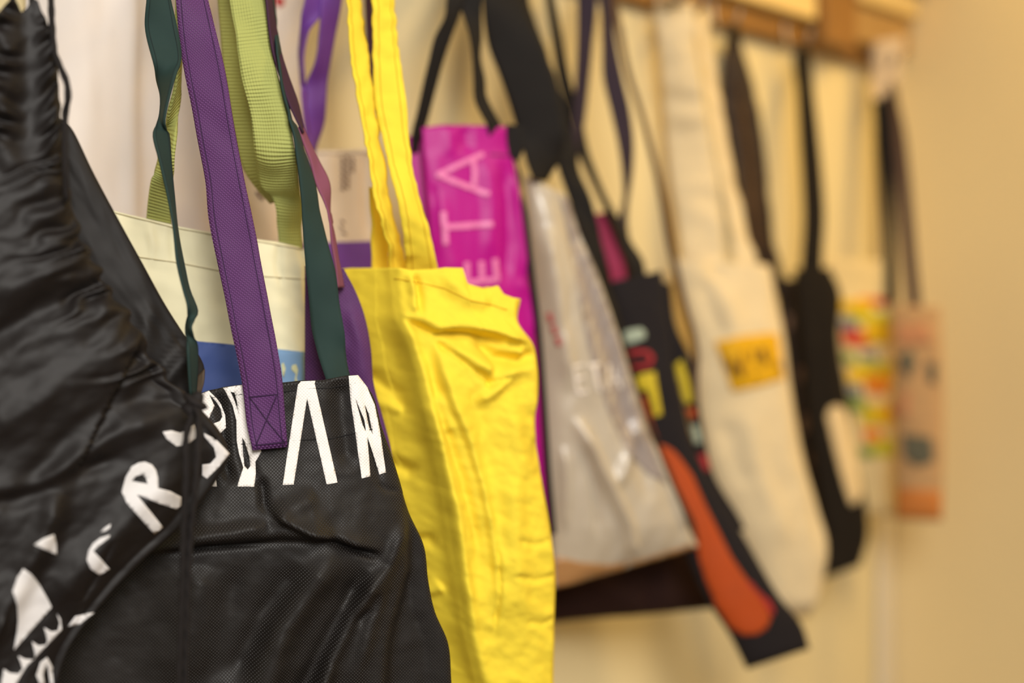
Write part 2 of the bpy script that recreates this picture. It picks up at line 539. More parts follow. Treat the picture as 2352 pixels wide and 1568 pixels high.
M['ink_sage'] = mat('sage_ink', rgb(164, 176, 156), 0.7, 'none')
M['ink_scarlet'] = mat('scarlet_ink', rgb(165, 34, 40), 0.7, 'none')
M['ink_yellow'] = mat('yellow_ink', rgb(205, 180, 34), 0.7, 'none')
M['ink_orange'] = mat('orange_ink', rgb(178, 70, 8), 0.7, 'none', var=0.12)
M['brown_cord'] = mat('brown_tape', rgb(84, 60, 40), 0.8, 'weave', 0.0012, 0.4)
M['cream_canvas'] = mat('cream_canvas', rgb(238, 219, 180), 0.85, 'weave', 0.0014, 0.4, var=0.05, trans=0.1)
M['label_yellow'] = mat('yellow_label', rgb(226, 172, 8), 0.7, 'none', var=0.08)
M['ink_umber'] = mat('umber_ink', rgb(112, 74, 20), 0.7, 'none')
M['pattern'] = mat('dark_floral_tape', rgb(50, 38, 31), 0.8, 'none', nscale=45, var=0.8)
M['pattern_body'] = mat('dark_floral_cotton', rgb(46, 36, 30), 0.85, 'none', nscale=30, var=0.5)
M['spot'] = mat('taupe_ink', rgb(120, 94, 78), 0.8, 'none')
M['black_bag'] = mat('matt_black_cotton', rgb(30, 24, 18), 0.85, 'weave', 0.0014, 0.3, spec=0.2)
M['patch_cream'] = mat('cream_print', rgb(226, 200, 152), 0.8, 'none')
M['pale_bag'] = mat('pale_straw_cotton', rgb(228, 204, 150), 0.85, 'weave', 0.0014, 0.3)
M['kraft'] = mat('tan_printed_cotton', rgb(196, 156, 110), 0.85, 'weave', 0.0014, 0.3)
M['grey_tape'] = mat('pale_grey_tape', rgb(205, 184, 158), 0.8, 'weave', 0.0012, 0.3)
M['dusk'] = mat('dusky_mauve_tape', rgb(66, 48, 46), 0.75, 'weave', 0.0012, 0.3)
for nm, c in (('blob_yellow', (232, 186, 18)), ('blob_red', (206, 72, 44)), ('blob_green', (128, 150, 62)), ('blob_blue', (96, 108, 128)),
              ('blob_orange', (232, 130, 30)), ('blob_lime', (196, 190, 56)), ('ink_slate', (98, 96, 80)), ('ink_rust', (200, 124, 58)), ('ink_salmon', (200, 140, 98))):
    M[nm] = mat(nm, rgb(*c), 0.8, 'none', var=0.08)

# ------------------------------------------------------------------ the room
def quad(name, pts, m, kind='structure'):
    o = link_mesh(name, pts, [(0, 1, 2, 3)], m, None, None, False)
    o['kind'] = kind
    return o
cor = on_wall(2040, 0, 0)                                   # foot of the corner
lw = cor - E * 4.2
rw = cor + N * 3.0
Z3 = Vector((0, 0, 2.75))
def slab(name, a, b, out, m, h=2.75, t=0.08):
    o = box(name, a, b - a, out * t, Vector((0, 0, h)), m); o['kind'] = 'structure'; return o
slab('wall_back', lw, cor, -N, M['plaster'])
slab('wall_right', cor, rw, E, M['plaster_right'])
fl = box('floor', lw - N * 0.1 - Vector((0, 0, 0.05)), E * 4.4, N * 3.1, Vector((0, 0, 0.05)), M['floor']); fl['kind'] = 'structure'
bb = box('baseboard_back', lw + N * 0.001, E * (cor - lw).length, N * 0.014, Vector((0, 0, 0.09)), M['trim'], None, 0.003); bb['kind'] = 'structure'
tr = box('trim_1', cor - E * 0.045 + N * 0.001, E * 0.042, N * 0.012, Vector((0, 0, 2.7)), M['trim'], None, 0.003); tr['kind'] = 'structure'

# ------------------------------------------------------------------ 1. black drawstring bag
T1 = empty_thing('drawstring_bag', 'black nylon drawstring backpack with ruched edge and white printed letter R, nearest the camera', 'bag')
p1 = Plane(0, 0.985, 470, 1.045)
rows1 = [(-12, 40, 106, 46), (-40, 90, 128, 110), (-70, 170, 134, 190), (-90, 260, 141, 270), (-110, 350, 148, 350), (-130, 430, 158, 430), (-150, 520, 180, 520),
         (-160, 600, 212, 590), (-165, 680, 258, 670), (-170, 760, 318, 755), (-175, 850, 368, 845), (-180, 930, 425, 905), (-180, 975, 462, 940), (-180, 1010, 502, 985),
         (-180, 1060, 527, 1041), (-180, 1130, 496, 1105), (-180, 1210, 430, 1195), (-180, 1310, 320, 1295), (-180, 1410, 225, 1400), (-180, 1500, 160, 1490),
         (-180, 1620, 120, 1620), (-180, 1780, 70, 1780)]
def wob1(R):
    for j in range(len(R)):
        y = R[j, 3]
        if 60 < y < 935:
            a = 4.0 + 5.0 * min(1, max(0, (y - 350) / 200))
            R[j, 2] += a * (math.sin(y * 0.115 + 1.5 * math.sin(y * 0.02)) * 0.7 + noise.noise(Vector((y * 0.03, 0, 4))))
    return R
def ruche(X, Y, U, V):
    edge = np.array([[noise.noise(Vector((0.5, Y[i, j] * 0.016, X[i, j] * 0.010))) for j in range(X.shape[1])] for i in range(X.shape[0])])
    xr = X[:, -1:]
    dpx = xr - X                                           # px in from the gathered edge
    yy = Y - 0.38 * dpx                                    # the gathers run in and down from the edge
    ph = yy * 0.165 + 6.0 * edge
    f = np.exp(-(dpx / 120.0) ** 2) * np.clip((945 - Y) / 40, 0, 1)
    top = np.clip((420 - Y) / 120, 0, 1)
    col = np.sin(np.clip((X + 70) / 128.0, 0, 2) * math.pi * 0.96) ** 2
    ph2 = Y * 0.125 + 0.0025 * (X - 30) ** 2 * 0.3 + 4 * edge
    return 0.0030 * np.sin(ph) * (1.1 + 0.8 * np.sin(yy * 0.041 + 3 * edge)) * f * (1 - top) + top * (0.0038 * np.sin(ph2) * (1 + 0.6 * np.sin(Y * 0.05 + X * 0.04)) * col + 0.008 * (col - 0.6))
B1 = body('body', rows1, p1, M['nylon'], T1, 0.016, 100, 340,
          [('r', [(330, 470), (170, 600), (-60, 700)], 34, 0.006), ('r', [(240, 640), (80, 720), (-100, 830)], 30, -0.007),
           ('r', [(350, 760), (200, 830), (60, 930), (-60, 1000)], 40, 0.006), ('r', [(420, 900), (250, 920), (150, 1000), (0, 1180)], 30, -0.005),
           ('r', [(400, 950), (240, 1000), (120, 1090), (-60, 1160)], 26, 0.005), ('r', [(300, 1040), (180, 1080), (80, 1130), (-80, 1160)], 20, -0.005),
           ('r', [(270, 960), (200, 1010), (170, 1080)], 12, -0.003), ('r', [(140, 1130), (100, 1230), (40, 1350), (-40, 1500)], 26, 0.008),
           ('s', [(170, 1080), (110, 1200), (85, 1260), (40, 1310), (10, 1400)], 22, -0.008), ('p', [(255, 1235), (230, 1300), (180, 1390)], 10, -0.004),
           ('r', [(440, 1060), (300, 1180), (190, 1300), (120, 1400)], 40, 0.005)],
          [(0.0026, 260, 110, -35, 1.3), (0.0010, 80, 50, -35, 7.7)],
          rim=[(-12, 40), (8, 16), (22, 6), (36, 10), (48, 30), (60, 20), (74, -4), (86, 4), (97, 34), (106, 48)], extra=ruche, edge_wob=wob1)
rows1b = [(40, 220, 150, 278), (60, 300, 168, 300), (90, 400, 214, 395), (110, 500, 270, 500), (140, 600, 325, 600), (180, 700, 380, 700), (240, 775, 428, 775), (275, 830, 464, 828),
          (300, 862, 470, 850), (310, 910, 458, 895), (320, 990, 440, 985)]
B1b = body('back_panel', rows1b, Plane(60, 1.035, 470, 1.075), M['nylon_back'], T1, 0.004, 40, 60,
           [('p', [(430, 760), (380, 830), (350, 870)], 14, -0.004), ('r', [(455, 800), (400, 850), (360, 900)], 18, 0.005), ('r', [(350, 690), (330, 780), (320, 860)], 22, 0.004)],
           [(0.002, 160, 60, 60, 3.1)], closed_top=True)
strap('tab', [(438, 880, 470, 848, 1.072), (436, 905, 468, 880, 1.07), (438, 935, 452, 930, 1.07)], mat('brown_tab', rgb(70, 54, 36), 0.6, 'weave'), T1, W=0.01, n=14)
c1 = [on_wall(150, 0.055, HOOK_Z), ray(124, -260, 1.13), ray(120, -100, 1.05), ray(117, 0, 1.0), ray(120, 70, 0.995), ray(126, 125, 0.99), ray(140, 158, 0.985), ray(153, 190, 0.985), ray(156, 225, 0.985), ray(150, 258, 0.99), ray(149, 310, 0.985), ray(150, 380, 0.98), ray(152, 460, 0.985)]
tube('drawcord', c1, 0.0023, M['cord'], T1, 12, 0.10, 140)
for cx, tx in ((29, 30), (72, 74)):
    tube('drawcord', [on_wall(150 - (cx < 40) * 6, 0.055, HOOK_Z + 0.002), ray(cx + 14, -260, 1.12), ray(cx + 3, -120, 1.05), ray(cx, -10, 1.0), ray(tx, 40, 0.992)], 0.0020, M['cord'], T1, 12, 0.10, 50)
tube('drawcord', [ray(440, 915, 1.02), ray(443, 945, 1.005), ray(430, 985, 0.995), ray(427, 1100, 0.985), ray(421, 1250, 0.985), ray(417, 1400, 0.985), ray(411, 1560, 0.985), ray(405, 1800, 0.985)], 0.0024, M['cord'], T1, 12, 0.14, 160)
tube('drawcord', [ray(452, 915, 1.02), ray(456, 950, 1.0), ray(455, 1010, 0.99), ray(450, 1100, 0.985), ray(436, 1250, 0.987), ray(431, 1350, 0.987), ray(427, 1480, 0.988), ray(424, 1620, 0.988), ray(420, 1800, 0.988)], 0.0024, M['cord'], T1, 12, 0.14, 160)
tube('drawcord', [ray(446, 935, 1.0), ray(462, 965, 0.998), ray(478, 985, 1.0), ray(496, 1007, 1.012)], 0.0016, M['cord'], T1, 10, 0.1, 24)
# small knot where the cords leave the corner
bm = bmesh.new(); bmesh.ops.create_icosphere(bm, subdivisions=3, radius=0.0068)
kc = ray(447, 928, 1.008)
for v in bm.verts:
    v.co = Vector((v.co.x * 1.2, v.co.y, v.co.z * 1.3)) * (1 + 0.25 * math.sin(v.co.z * 900 + v.co.x * 500)) + kc
me = bpy.data.meshes.new('knot'); bm.to_mesh(me); bm.free(); me.polygons.foreach_set('use_smooth', [True] * len(me.polygons)); me.materials.append(M['cord'])
ko = bpy.data.objects.new('knot', me); COL.objects.link(ko); ko.parent = T1
IW = M['ink_white']
for L in ([[(373, 991), (393, 988), (414, 994), (445, 975), (453, 1002), (430, 1021), (405, 1025), (382, 1008)]],
          [[(468, 994), (496, 1009), (526, 1041), (502, 1072), (475, 1099), (463, 1091), (464, 1066), (483, 1064), (496, 1049), (491, 1028), (468, 1003)]],
          [[(279, 1129), (288, 1095), (302, 1071), (318, 1062), (333, 1060), (349, 1067), (358, 1079), (363, 1098), (363, 1121), (390, 1127), (415, 1140), (415, 1160), (404, 1169), (370, 1157), (314, 1136), (373, 1209), (354, 1226), (291, 1155)],
           [(302, 1104), (312, 1093), (325, 1089), (335, 1097), (339, 1111)]],
          [[(199, 1286), (203, 1265), (214, 1247), (230, 1235), (253, 1228), (251, 1235), (230, 1251), (214, 1265), (251, 1305), (228, 1320), (207, 1305)]],
          [[(230, 1222), (240, 1212), (255, 1203), (253, 1213), (241, 1221)]],
          [[(78, 1251), (100, 1236), (122, 1226), (128, 1250), (130, 1274)]],
          [[(29, 1358), (40, 1325), (54, 1305), (69, 1316), (92, 1345), (110, 1375), (119, 1393), (31, 1492), (38, 1450), (40, 1427), (38, 1390)]],
          [[(155, 1437), (172, 1414), (190, 1410), (216, 1406), (184, 1433)]],
          [[(2, 1575), (8, 1535), (22, 1545), (42, 1547), (52, 1535), (41, 1505), (58, 1513), (78, 1514), (80, 1503), (73, 1472), (88, 1482), (105, 1480), (108, 1470), (101, 1440), (118, 1450), (132, 1447), (136, 1430), (130, 1409), (138, 1420), (141, 1445), (60, 1530), (30, 1580)]],
          [[(82, 1550), (92, 1520), (107, 1508), (120, 1532), (124, 1572), (114, 1572), (108, 1530), (104, 1528), (98, 1548), (102, 1572), (90, 1572)]]):
    shape_print('printed_mark', B1, L, IW, T1, 9)
HOOKS.append((150, HOOK_Z))

# ------------------------------------------------------------------ 2. black tote with purple handles
T2 = empty_thing('tote_bag', 'black fleece tote bag with purple handles and big white printed letters, in sharp focus', 'bag')
p2 = Plane(430, 1.095, 900, 1.135)
rows2 = [(430, 911, 822, 861), (420, 940, 855, 905), (410, 985, 876, 978), (395, 1045, 898, 1040), (360, 1110, 917, 1100), (310, 1180, 938, 1172), (250, 1260, 975, 1255), (190, 1340, 985, 1335),
         (130, 1410, 1000, 1405), (80, 1480, 1030, 1477), (40, 1568, 1038, 1568), (10, 1750, 1055, 1750), (10, 1950, 1050, 1950), (20, 2060, 1040, 2060)]
rim2 = [(430, 914), (457, 905), (479, 897), (500, 893), (515, 889), (557, 883), (600, 884), (649, 879), (695, 874), (744, 873), (783, 865), (800, 862), (822, 861)]
B2 = body('body', rows2, p2, M['tote_black'], T2, 0.020, 120, 190,
          [('l', [(330, 1262), (400, 1252), (470, 1240), (560, 1236), (640, 1232), (720, 1232), (760, 1225)], 5, 0.012), ('l', [(596, 1150), (640, 1190), (700, 1219), (745, 1228), (800, 1246), (872, 1262)], 4, 0.012),
           ('r', [(380, 1258), (470, 1246), (560, 1238), (640, 1228), (740, 1232)], 9, -0.006),
           ('r', [(596, 1090), (602, 1150), (640, 1188)], 10, -0.005), ('r', [(745, 1226), (800, 1252), (868, 1272)], 9, -0.007),
           ('r', [(400, 1225), (520, 1212), (610, 1198)], 16, 0.006),
           ('r', [(780, 1255), (700, 1340), (640, 1430), (590, 1600), (560, 1800)], 36, 0.013), ('r', [(880, 1290), (800, 1400), (750, 1500), (700, 1650)], 18, 0.013),
           ('r', [(830, 1300), (790, 1400), (700, 1560), (660, 1700)], 24, -0.010), ('r', [(690, 1290), (610, 1400), (520, 1560)], 30, -0.008),
           ('p', [(860, 1350), (850, 1390), (800, 1430)], 12, -0.006), ('r', [(940, 1180), (905, 1250), (880, 1310), (840, 1440), (800, 1568)], 16, 0.005),
           ('s', [(930, 1165), (939, 1240), (938, 1310), (910, 1400), (890, 1470), (880, 1600)], 9, -0.012),
           ('r', [(462, 1290), (440, 1400), (400, 1560)], 40, 0.006), ('r', [(545, 1290), (520, 1420), (470, 1600)], 30, -0.004),
           ('r', [(540, 893), (550, 960), (560, 1040), (590, 1120)], 16, -0.004), ('r', [(500, 900), (512, 960), (515, 1060), (530, 1110)], 13, -0.005), ('r', [(780, 866), (782, 960), (800, 1080)], 22, -0.005),
           ('r', [(830, 866), (846, 940), (858, 1040), (868, 1110)], 10, -0.003), ('p', [(865, 1105), (880, 1120), (915, 1125)], 8, -0.003), ('r', [(720, 1130), (660, 1160), (610, 1190)], 22, 0.004)],
          [(0.0022, 200, 120, -60, 5.2), (0.0008, 60, 50, 0, 9.1)], rim=rim2, lip=0.35)
Wt = M['ink_white_tex']
for L in ([[(440, 906), (457, 904), (479, 897), (496, 913), (508, 928), (518, 953), (520, 982), (495, 1003), (440, 962)], [(480, 905), (492, 932), (483, 953), (477, 970), (489, 973), (504, 967), (510, 957), (507, 940), (496, 923)]],
          [[(470, 1070), (494, 1078), (498, 1117), (476, 1117)]],
          [[(514, 890), (557, 884), (600, 1037), (587, 1060), (588, 1087), (583, 1118), (545, 1117), (558, 1074), (548, 1041), (543, 1013), (542, 965), (533, 930)],
           [(529, 899), (538, 901), (544, 923), (546, 942), (551, 961), (542, 932), (536, 915)], [(556, 1004), (562, 1013), (573, 1047), (575, 1070), (568, 1079), (560, 1070), (557, 1032)]],
          [[(685, 876), (721, 874), (775, 1108), (750, 1113), (705, 915), (674, 1113), (649, 1114)]],
          [[(800, 863), (821, 862), (843, 890), (860, 930), (871, 985), (886, 1085), (871, 1090), (843, 1003), (850, 1094), (830, 1099), (815, 985), (806, 925)],
           [(816, 915), (836, 965), (840, 992), (832, 975)], [(836, 928), (846, 950), (857, 1000), (846, 980)]]):
    shape_print('printed_letter', B2, L, Wt, T2, 7, 0.0004)
for L in ([(448, 925), (480, 915), (500, 910), (557, 905)], [(652, 900), (700, 893), (760, 890), (815, 880), (838, 878)],
          [(530, 1021), (575, 1019)], [(662, 1013), (700, 1010), (760, 1007), (817, 994), (866, 983)]):
    stitch_on(B2, L, M['thread_black'], T2, 2.6)
# back panel and gusset of purple fleece
rows2b = [(700, 610, 790, 618), (700, 660, 815, 665), (700, 720, 836, 720), (700, 800, 852, 800), (700, 880, 858, 878), (700, 960, 880, 960), (710, 1040, 899, 1036), (720, 1120, 905, 1120), (730, 1300, 900, 1300)]
B2b = body('back_panel', rows2b, Plane(700, 1.185, 900, 1.195), M['tote_purple'], T2, 0.003, 24, 50, [('r', [(800, 700), (830, 800), (840, 880)], 16, 0.004), ('r', [(790, 800), (805, 900)], 12, -0.003)], [(0.002, 90, 50, 70, 2.2)], closed_top=True)
h2 = strap('handle', [(404, 0, 478, 0, 1.13), (408, 50, 490, 50, 1.128), (415, 115, 511, 134, 1.125), (440, 245, 530, 240, 1.118), (456, 330, 544, 325, 1.115), (474, 432, 566, 435, 1.112), (478, 490, 580, 500, 1.110), (499, 600, 598, 596, 1.105),
                      (516, 680, 613, 676, 1.10), (534, 768, 630, 764, 1.097), (557, 883, 648, 872, 1.094), (568, 978, 655, 960, 1.0925), (580, 1034, 660, 1026, 1.092)],
           M['tote_purple'], T2, W=0.030, thick=0.0022, n=110, nu=10, hook=455, stitch=(M['thread_purple'], (0.14, 0.86)), ripple=0.0014, hook_w=30)
for L in ([(572, 912), (604, 909), (640, 905)], [(574, 912), (615, 968), (653, 1015)], [(637, 906), (612, 965), (588, 1022)], [(585, 1023), (620, 1019), (654, 1014)]):
    stitch_on(h2, L, M['thread_purple'], h2.obj, 2.8)
strap('handle', [(611, 0, 626, 0, 1.165), (622, 96, 638, 96, 1.165), (638, 161, 656, 158, 1.165), (657, 218, 680, 222, 1.168), (685, 284, 692, 280, 1.17), (694, 306, 700, 304, 1.17)],
      M['plum'], T2, W=0.026, n=50, hook=560, ripple=0.001)
strap('handle', [(684, 294, 693, 280, 1.17), (699, 333, 714, 330, 1.17), (710, 367, 732, 367, 1.17), (730, 432, 757, 428, 1.17), (751, 478, 759, 490, 1.17), (762, 545, 769, 540, 1.17), (768, 600, 778, 600, 1.172), (776, 660, 790, 660, 1.176)],
      M['mauve'], T2, W=0.024, n=60, ripple=0.001)

# ------------------------------------------------------------------ 3. tote with dark green handles, tucked inside the black one
T3 = empty_thing('tote_bag', 'tote with twisted dark green handles, tucked behind the rim of the black fleece tote', 'bag')
strap('handle', [(337, 0, 392, 0, 1.10), (332, 57, 406, 57, 1.10), (352, 145, 416, 140, 1.095), (360, 185, 404, 170, 1.092, -1), (369, 222, 388, 226, 1.09, -1), (367, 264, 378, 278, 1.088, -1), (352, 306, 388, 310, 1.085), (365, 364, 393, 375, 1.08),
                 (383, 440, 400, 452, 1.075), (398, 517, 408, 530, 1.068), (408, 610, 424, 615, 1.062), (422, 668, 436, 668, 1.06), (431, 702, 453, 712, 1.056), (427, 755, 439, 752, 1.054, -1), (430, 800, 453, 795, 1.054), (433, 850, 453, 845, 1.056), (437, 907, 449, 909, 1.062)],
      M['green_dark'], T3, W=0.026, n=150, nu=8, hook=400, stitch=(M['thread_green'], (0.12, 0.88)), maxdd=0.016, hook_w=28)
strap('handle', [(648, 190, 655, 205, 1.155), (653, 218, 660, 237, 1.155), (672, 306, 691, 325, 1.152), (687, 402, 717, 398, 1.15), (695, 497, 733, 490, 1.15), (699, 577, 757, 575, 1.15), (704, 635, 771, 630, 1.15), (710, 691, 780, 700, 1.15), (718, 764, 792, 770, 1.148), (730, 812, 794, 812, 1.146),
                 (745, 860, 800, 852, 1.143), (768, 920, 822, 910, 1.143), (780, 960, 830, 950, 1.145)],
      M['green_dark'], T3, W=0.026, n=110, nu=8, hook=590, bow=0.001, ripple=0.0014)
rows3 = [(400, 950, 840, 950), (390, 1100, 850, 1100), (380, 1500, 860, 1500), (380, 1900, 860, 1900)]
body('body', rows3, Plane(400, 1.14, 840, 1.16), M['green_dark'], T3, 0.004, 20, 30, closed_top=True)

# ------------------------------------------------------------------ 4. cream tote with light green webbing handles and a blue print
T4 = empty_thing('tote_bag', 'cream tote bag with wide light green webbing handles and a blue printed panel', 'bag')
p4 = Plane(260, 1.165, 740, 1.225)
rows4 = [(235, 478, 720, 574), (235, 560, 724, 625), (235, 700, 734, 730), (235, 880, 747, 872), (235, 1100, 755, 1080), (240, 1500, 760, 1480), (250, 1800, 755, 1780)]
B4 = body('body', rows4, p4, M['cream_poly'], T4, 0.010, 70, 100,
          [('r', [(340, 510), (350, 560), (345, 610)], 9, 0.003), ('r', [(395, 520), (400, 600)], 12, -0.003), ('r', [(640, 556), (636, 610), (645, 660)], 6, -0.003), ('r', [(700, 575), (690, 640), (710, 760), (725, 870)], 12, 0.005), ('s', [(692, 575), (697, 660), (702, 760), (708, 900)], 10, -0.010),
           ('s', [(255, 580), (321, 593), (410, 606), (501, 623), (603, 637), (698, 643), (720, 646)], 3, -0.0012, 0)],
          [(0.0022, 110, 60, 20, 4.4), (0.0010, 40, 30, 60, 8.3)], rim=[(235, 478), (264, 485), (337, 503), (406, 520), (482, 534), (587, 550), (633, 555), (695, 569), (720, 574)])
stitch_on(B4, [(300, 586), (321, 591), (410, 604), (501, 622), (603, 635), (700, 642)], M['thread_cream'], T4, 2.6)
stitch_on(B4, [(264, 489), (337, 507), (406, 524), (482, 538), (587, 554), (695, 573)], M['thread_cream'], T4, 2.4)
shape_print('printed_panel', B4, [[(440, 782), (600, 798), (600, 915), (440, 915)]], M['blue_dark'], T4, 12)
shape_print('printed_panel', B4, [[(600, 798), (698, 808), (699, 915), (600, 915)]], M['blue_light'], T4, 12)
for L in ([[(645, 836), (650, 832), (655, 846), (650, 868), (647, 858)]], [[(670, 838), (679, 836), (684, 850), (680, 868), (685, 880), (676, 876), (678, 858), (668, 848)]]):
    shape_print('printed_mark', B4, L, M['ink_pale'], T4, 6, 0.001)
strap('handle', [(527, 0, 611, 0, 1.165), (540, 69, 616, 60, 1.16), (547, 125, 623, 119, 1.158), (557, 187, 640, 180, 1.155), (575, 260, 662, 260, 1.155), (586, 344, 677, 350, 1.155), (601, 425, 688, 430, 1.185), (628, 459, 692, 465, 1.200), (637, 510, 693, 510, 1.212), (640, 556, 694, 562, 1.222), (641, 610, 695, 615, 1.226)],
      M['green_light'], T4, W=0.031, n=110, nu=10, thick=0.0024, hook=520, ripple=0.0035, bow=0.002, seed=2.0)
strap('handle', [(502, 0, 545, 0, 1.185, -1), (508, 70, 556, 70, 1.185, -1), (515, 153, 572, 153, 1.185, -1), (527, 230, 590, 230, 1.185, -1), (538, 298, 602, 298, 1.19, -1), (561, 386, 612, 386, 1.195, -1), (590, 430, 622, 420, 1.20, -1), (622, 466, 640, 460, 1.215, -1)],
      M['green_light'], T4, W=0.036, n=80, nu=8, thick=0.0024, hook=505, ripple=0.001, maxdd=0.03)
strap('handle', [(404, 110, 418, 110, 1.14), (404, 184, 416, 165, 1.14), (386, 260, 412, 230, 1.14), (376, 310, 402, 330, 1.145, -1), (362, 380, 398, 390, 1.15, -1), (348, 415, 394, 430, 1.165), (341, 460, 392, 475, 1.176), (337, 503, 393, 515, 1.186), (335, 560, 393, 570, 1.192)],
      M['green_light'], T4, W=0.031, n=80, nu=8, thick=0.0024, hook=430, ripple=0.001)

# ------------------------------------------------------------------ 5. pale tote with violet handles and violet lower half
T5 = empty_thing('tote_bag', 'pale beige tote bag with violet handles and violet lower half, brown writing near its rim', 'bag')
p5 = Plane(540, 1.31, 870, 1.39)
rows5 = [(530, 352, 866, 342), (530, 450, 868, 440), (535, 560, 870, 552), (540, 750, 870, 750), (545, 950, 872, 950), (560, 1300, 872, 1300)]
B5 = body('body', rows5, p5, M['beige_tote'], T5, 0.008, 50, 60, [('r', [(845, 340), (842, 450), (848, 560)], 16, -0.006), ('r', [(750, 345), (755, 450)], 20, 0.003), ('r', [(640, 400), (640, 560)], 18, -0.005)], [(0.0016, 120, 120, 0, 6.6)])
shape_print('violet_panel', B5, [[(533, 560), (700, 558), (869, 553), (870, 940), (548, 940)]], M['violet'], T5, 14)
shape_print('hem', B5, [[(531, 354), (866, 343), (866, 350), (531, 361)]], mat('hem_cotton', rgb(228, 212, 192), 0.8, 'none'), T5, 12, 0.001)
for k, (x0, y0, y1) in enumerate(((784, 362, 440), (796, 358, 440), (808, 362, 400))):
    letter('printed_writing', B5, [[(x0 + (2 if i % 2 else -2), y0 + i * 7), (x0 + 5, y0 + 5 + i * 7)] for i in range(int((y1 - y0) / 7))], 4.0, M['ink_brown'], T5, 8)
letter('printed_writing', B5, [[(782, 506), (790, 512)], [(780, 520), (788, 526)], [(785, 534), (795, 538)]], 4.5, M['ink_brown'], T5, 8)
letter('printed_writing', B5, [[(588, 440), (598, 455)], [(592, 448), (602, 440)], [(600, 460), (606, 450)]], 5, M['spot'], T5, 8)
strap('handle', [(737, 0, 785, 0, 1.32), (733, 77, 772, 69, 1.325), (722, 150, 758, 145, 1.33), (702, 195, 752, 184, 1.335), (697, 245, 749, 237, 1.335), (704, 300, 743, 283, 1.34), (714, 345, 724, 345, 1.34), (712, 400, 726, 400, 1.345)],
      M['violet'], T5, W=0.026, n=80, nu=8, hook=760, ripple=0.001, hook_w=22)
strap('handle', [(701, 0, 738, 0, 1.31), (693, 34, 736, 34, 1.312), (688, 90, 708, 72, 1.315, -1), (686, 126, 697, 126, 1.318, -1), (689, 168, 698, 168, 1.32, -1), (694, 230, 706, 230, 1.325), (703, 306, 712, 300, 1.33), (710, 350, 716, 350, 1.335)],
      M['violet'], T5, W=0.022, n=80, nu=8, hook=700, ripple=0.001, hook_w=22)
strap('handle', [(838, 0, 856, 0, 1.38), (842, 100, 862, 100, 1.385), (850, 200, 862, 200, 1.39), (856, 320, 864, 320, 1.395), (858, 380, 866, 380, 1.395)], M['plum'], T5, W=0.020, n=40, hook=850)

T6 = empty_thing('tote_bag', 'large white cotton tote hanging flat on the wall behind the light green webbing handles', 'bag')
p6 = Plane(60, 1.258, 705, 1.472)
B6 = body('body', [(60, -200, 722, -215), (60, -100, 716, -100), (62, 60, 704, 60), (64, 160, 694, 160), (66, 300, 694, 300), (70, 420, 700, 430), (74, 640, 710, 640)], p6, M['white_tote'], T6, 0.004, 60, 50, [('r', [(300, -100), (296, 200), (300, 600)], 16, 0.004), ('r', [(345, -100), (330, 200), (345, 600)], 22, -0.004), ('r', [(180, -100), (200, 500)], 40, 0.004), ('r', [(690, 60), (670, 120), (655, 170)], 8, -0.003), ('r', [(460, -100), (450, 600)], 30, 0.004)], [(0.002, 90, 260, 0, 3.3)])
shape_print('printed_mark', B6, [[(628, -8), (650, -5), (652, 10), (640, 18), (632, 8)]], M['ink_red'], T6, 7)
strap('handle', [(600, -215, 660, -215, 1.438), (600, -190, 660, -190, 1.44)], M['white_tote'], T6, W=0.025, n=20, hook=625)

# ------------------------------------------------------------------ 6. yellow cotton bag
T7 = empty_thing('tote_bag', 'bright yellow crumpled cotton tote bag with two long yellow handles', 'bag')
p7 = Plane(790, 1.215, 1270, 1.275)
rows7 = [(790, 619, 1194, 687), (815, 668, 1187, 737), (835, 735, 1222, 790), (850, 800, 1232, 845), (856, 900, 1232, 913), (856, 960, 1226, 955), (860, 1090, 1240, 1090), (866, 1220, 1262, 1220), (882, 1310, 1272, 1310),
         (900, 1430, 1270, 1430), (905, 1568, 1268, 1568), (915, 1750, 1266, 1750), (930, 1900, 1250, 1900)]
rim7 = [(790, 619), (819, 611), (860, 613), (896, 616), (930, 622), (985, 620), (1006, 617), (1047, 618), (1050, 632), (1057, 653), (1075, 658), (1096, 663), (1115, 660), (1129, 657), (1141, 677), (1165, 685), (1194, 687)]
RIDGE7 = [(400, 898), (620, 899), (735, 906), (800, 930), (855, 947), (940, 962), (1010, 978), (1090, 995), (1190, 1012), (1320, 1030), (1430, 1050), (1568, 1085), (1900, 1150)]
def yellow_side(X, Y, U, V):
    rx = np.interp(Y, [r[0] for r in RIDGE7], [r[1] for r in RIDGE7])
    q = np.clip(rx - 8 - X, 0, 400)
    return -0.00042 * q - 0.010 * (1 - np.exp(-q / 14.0))
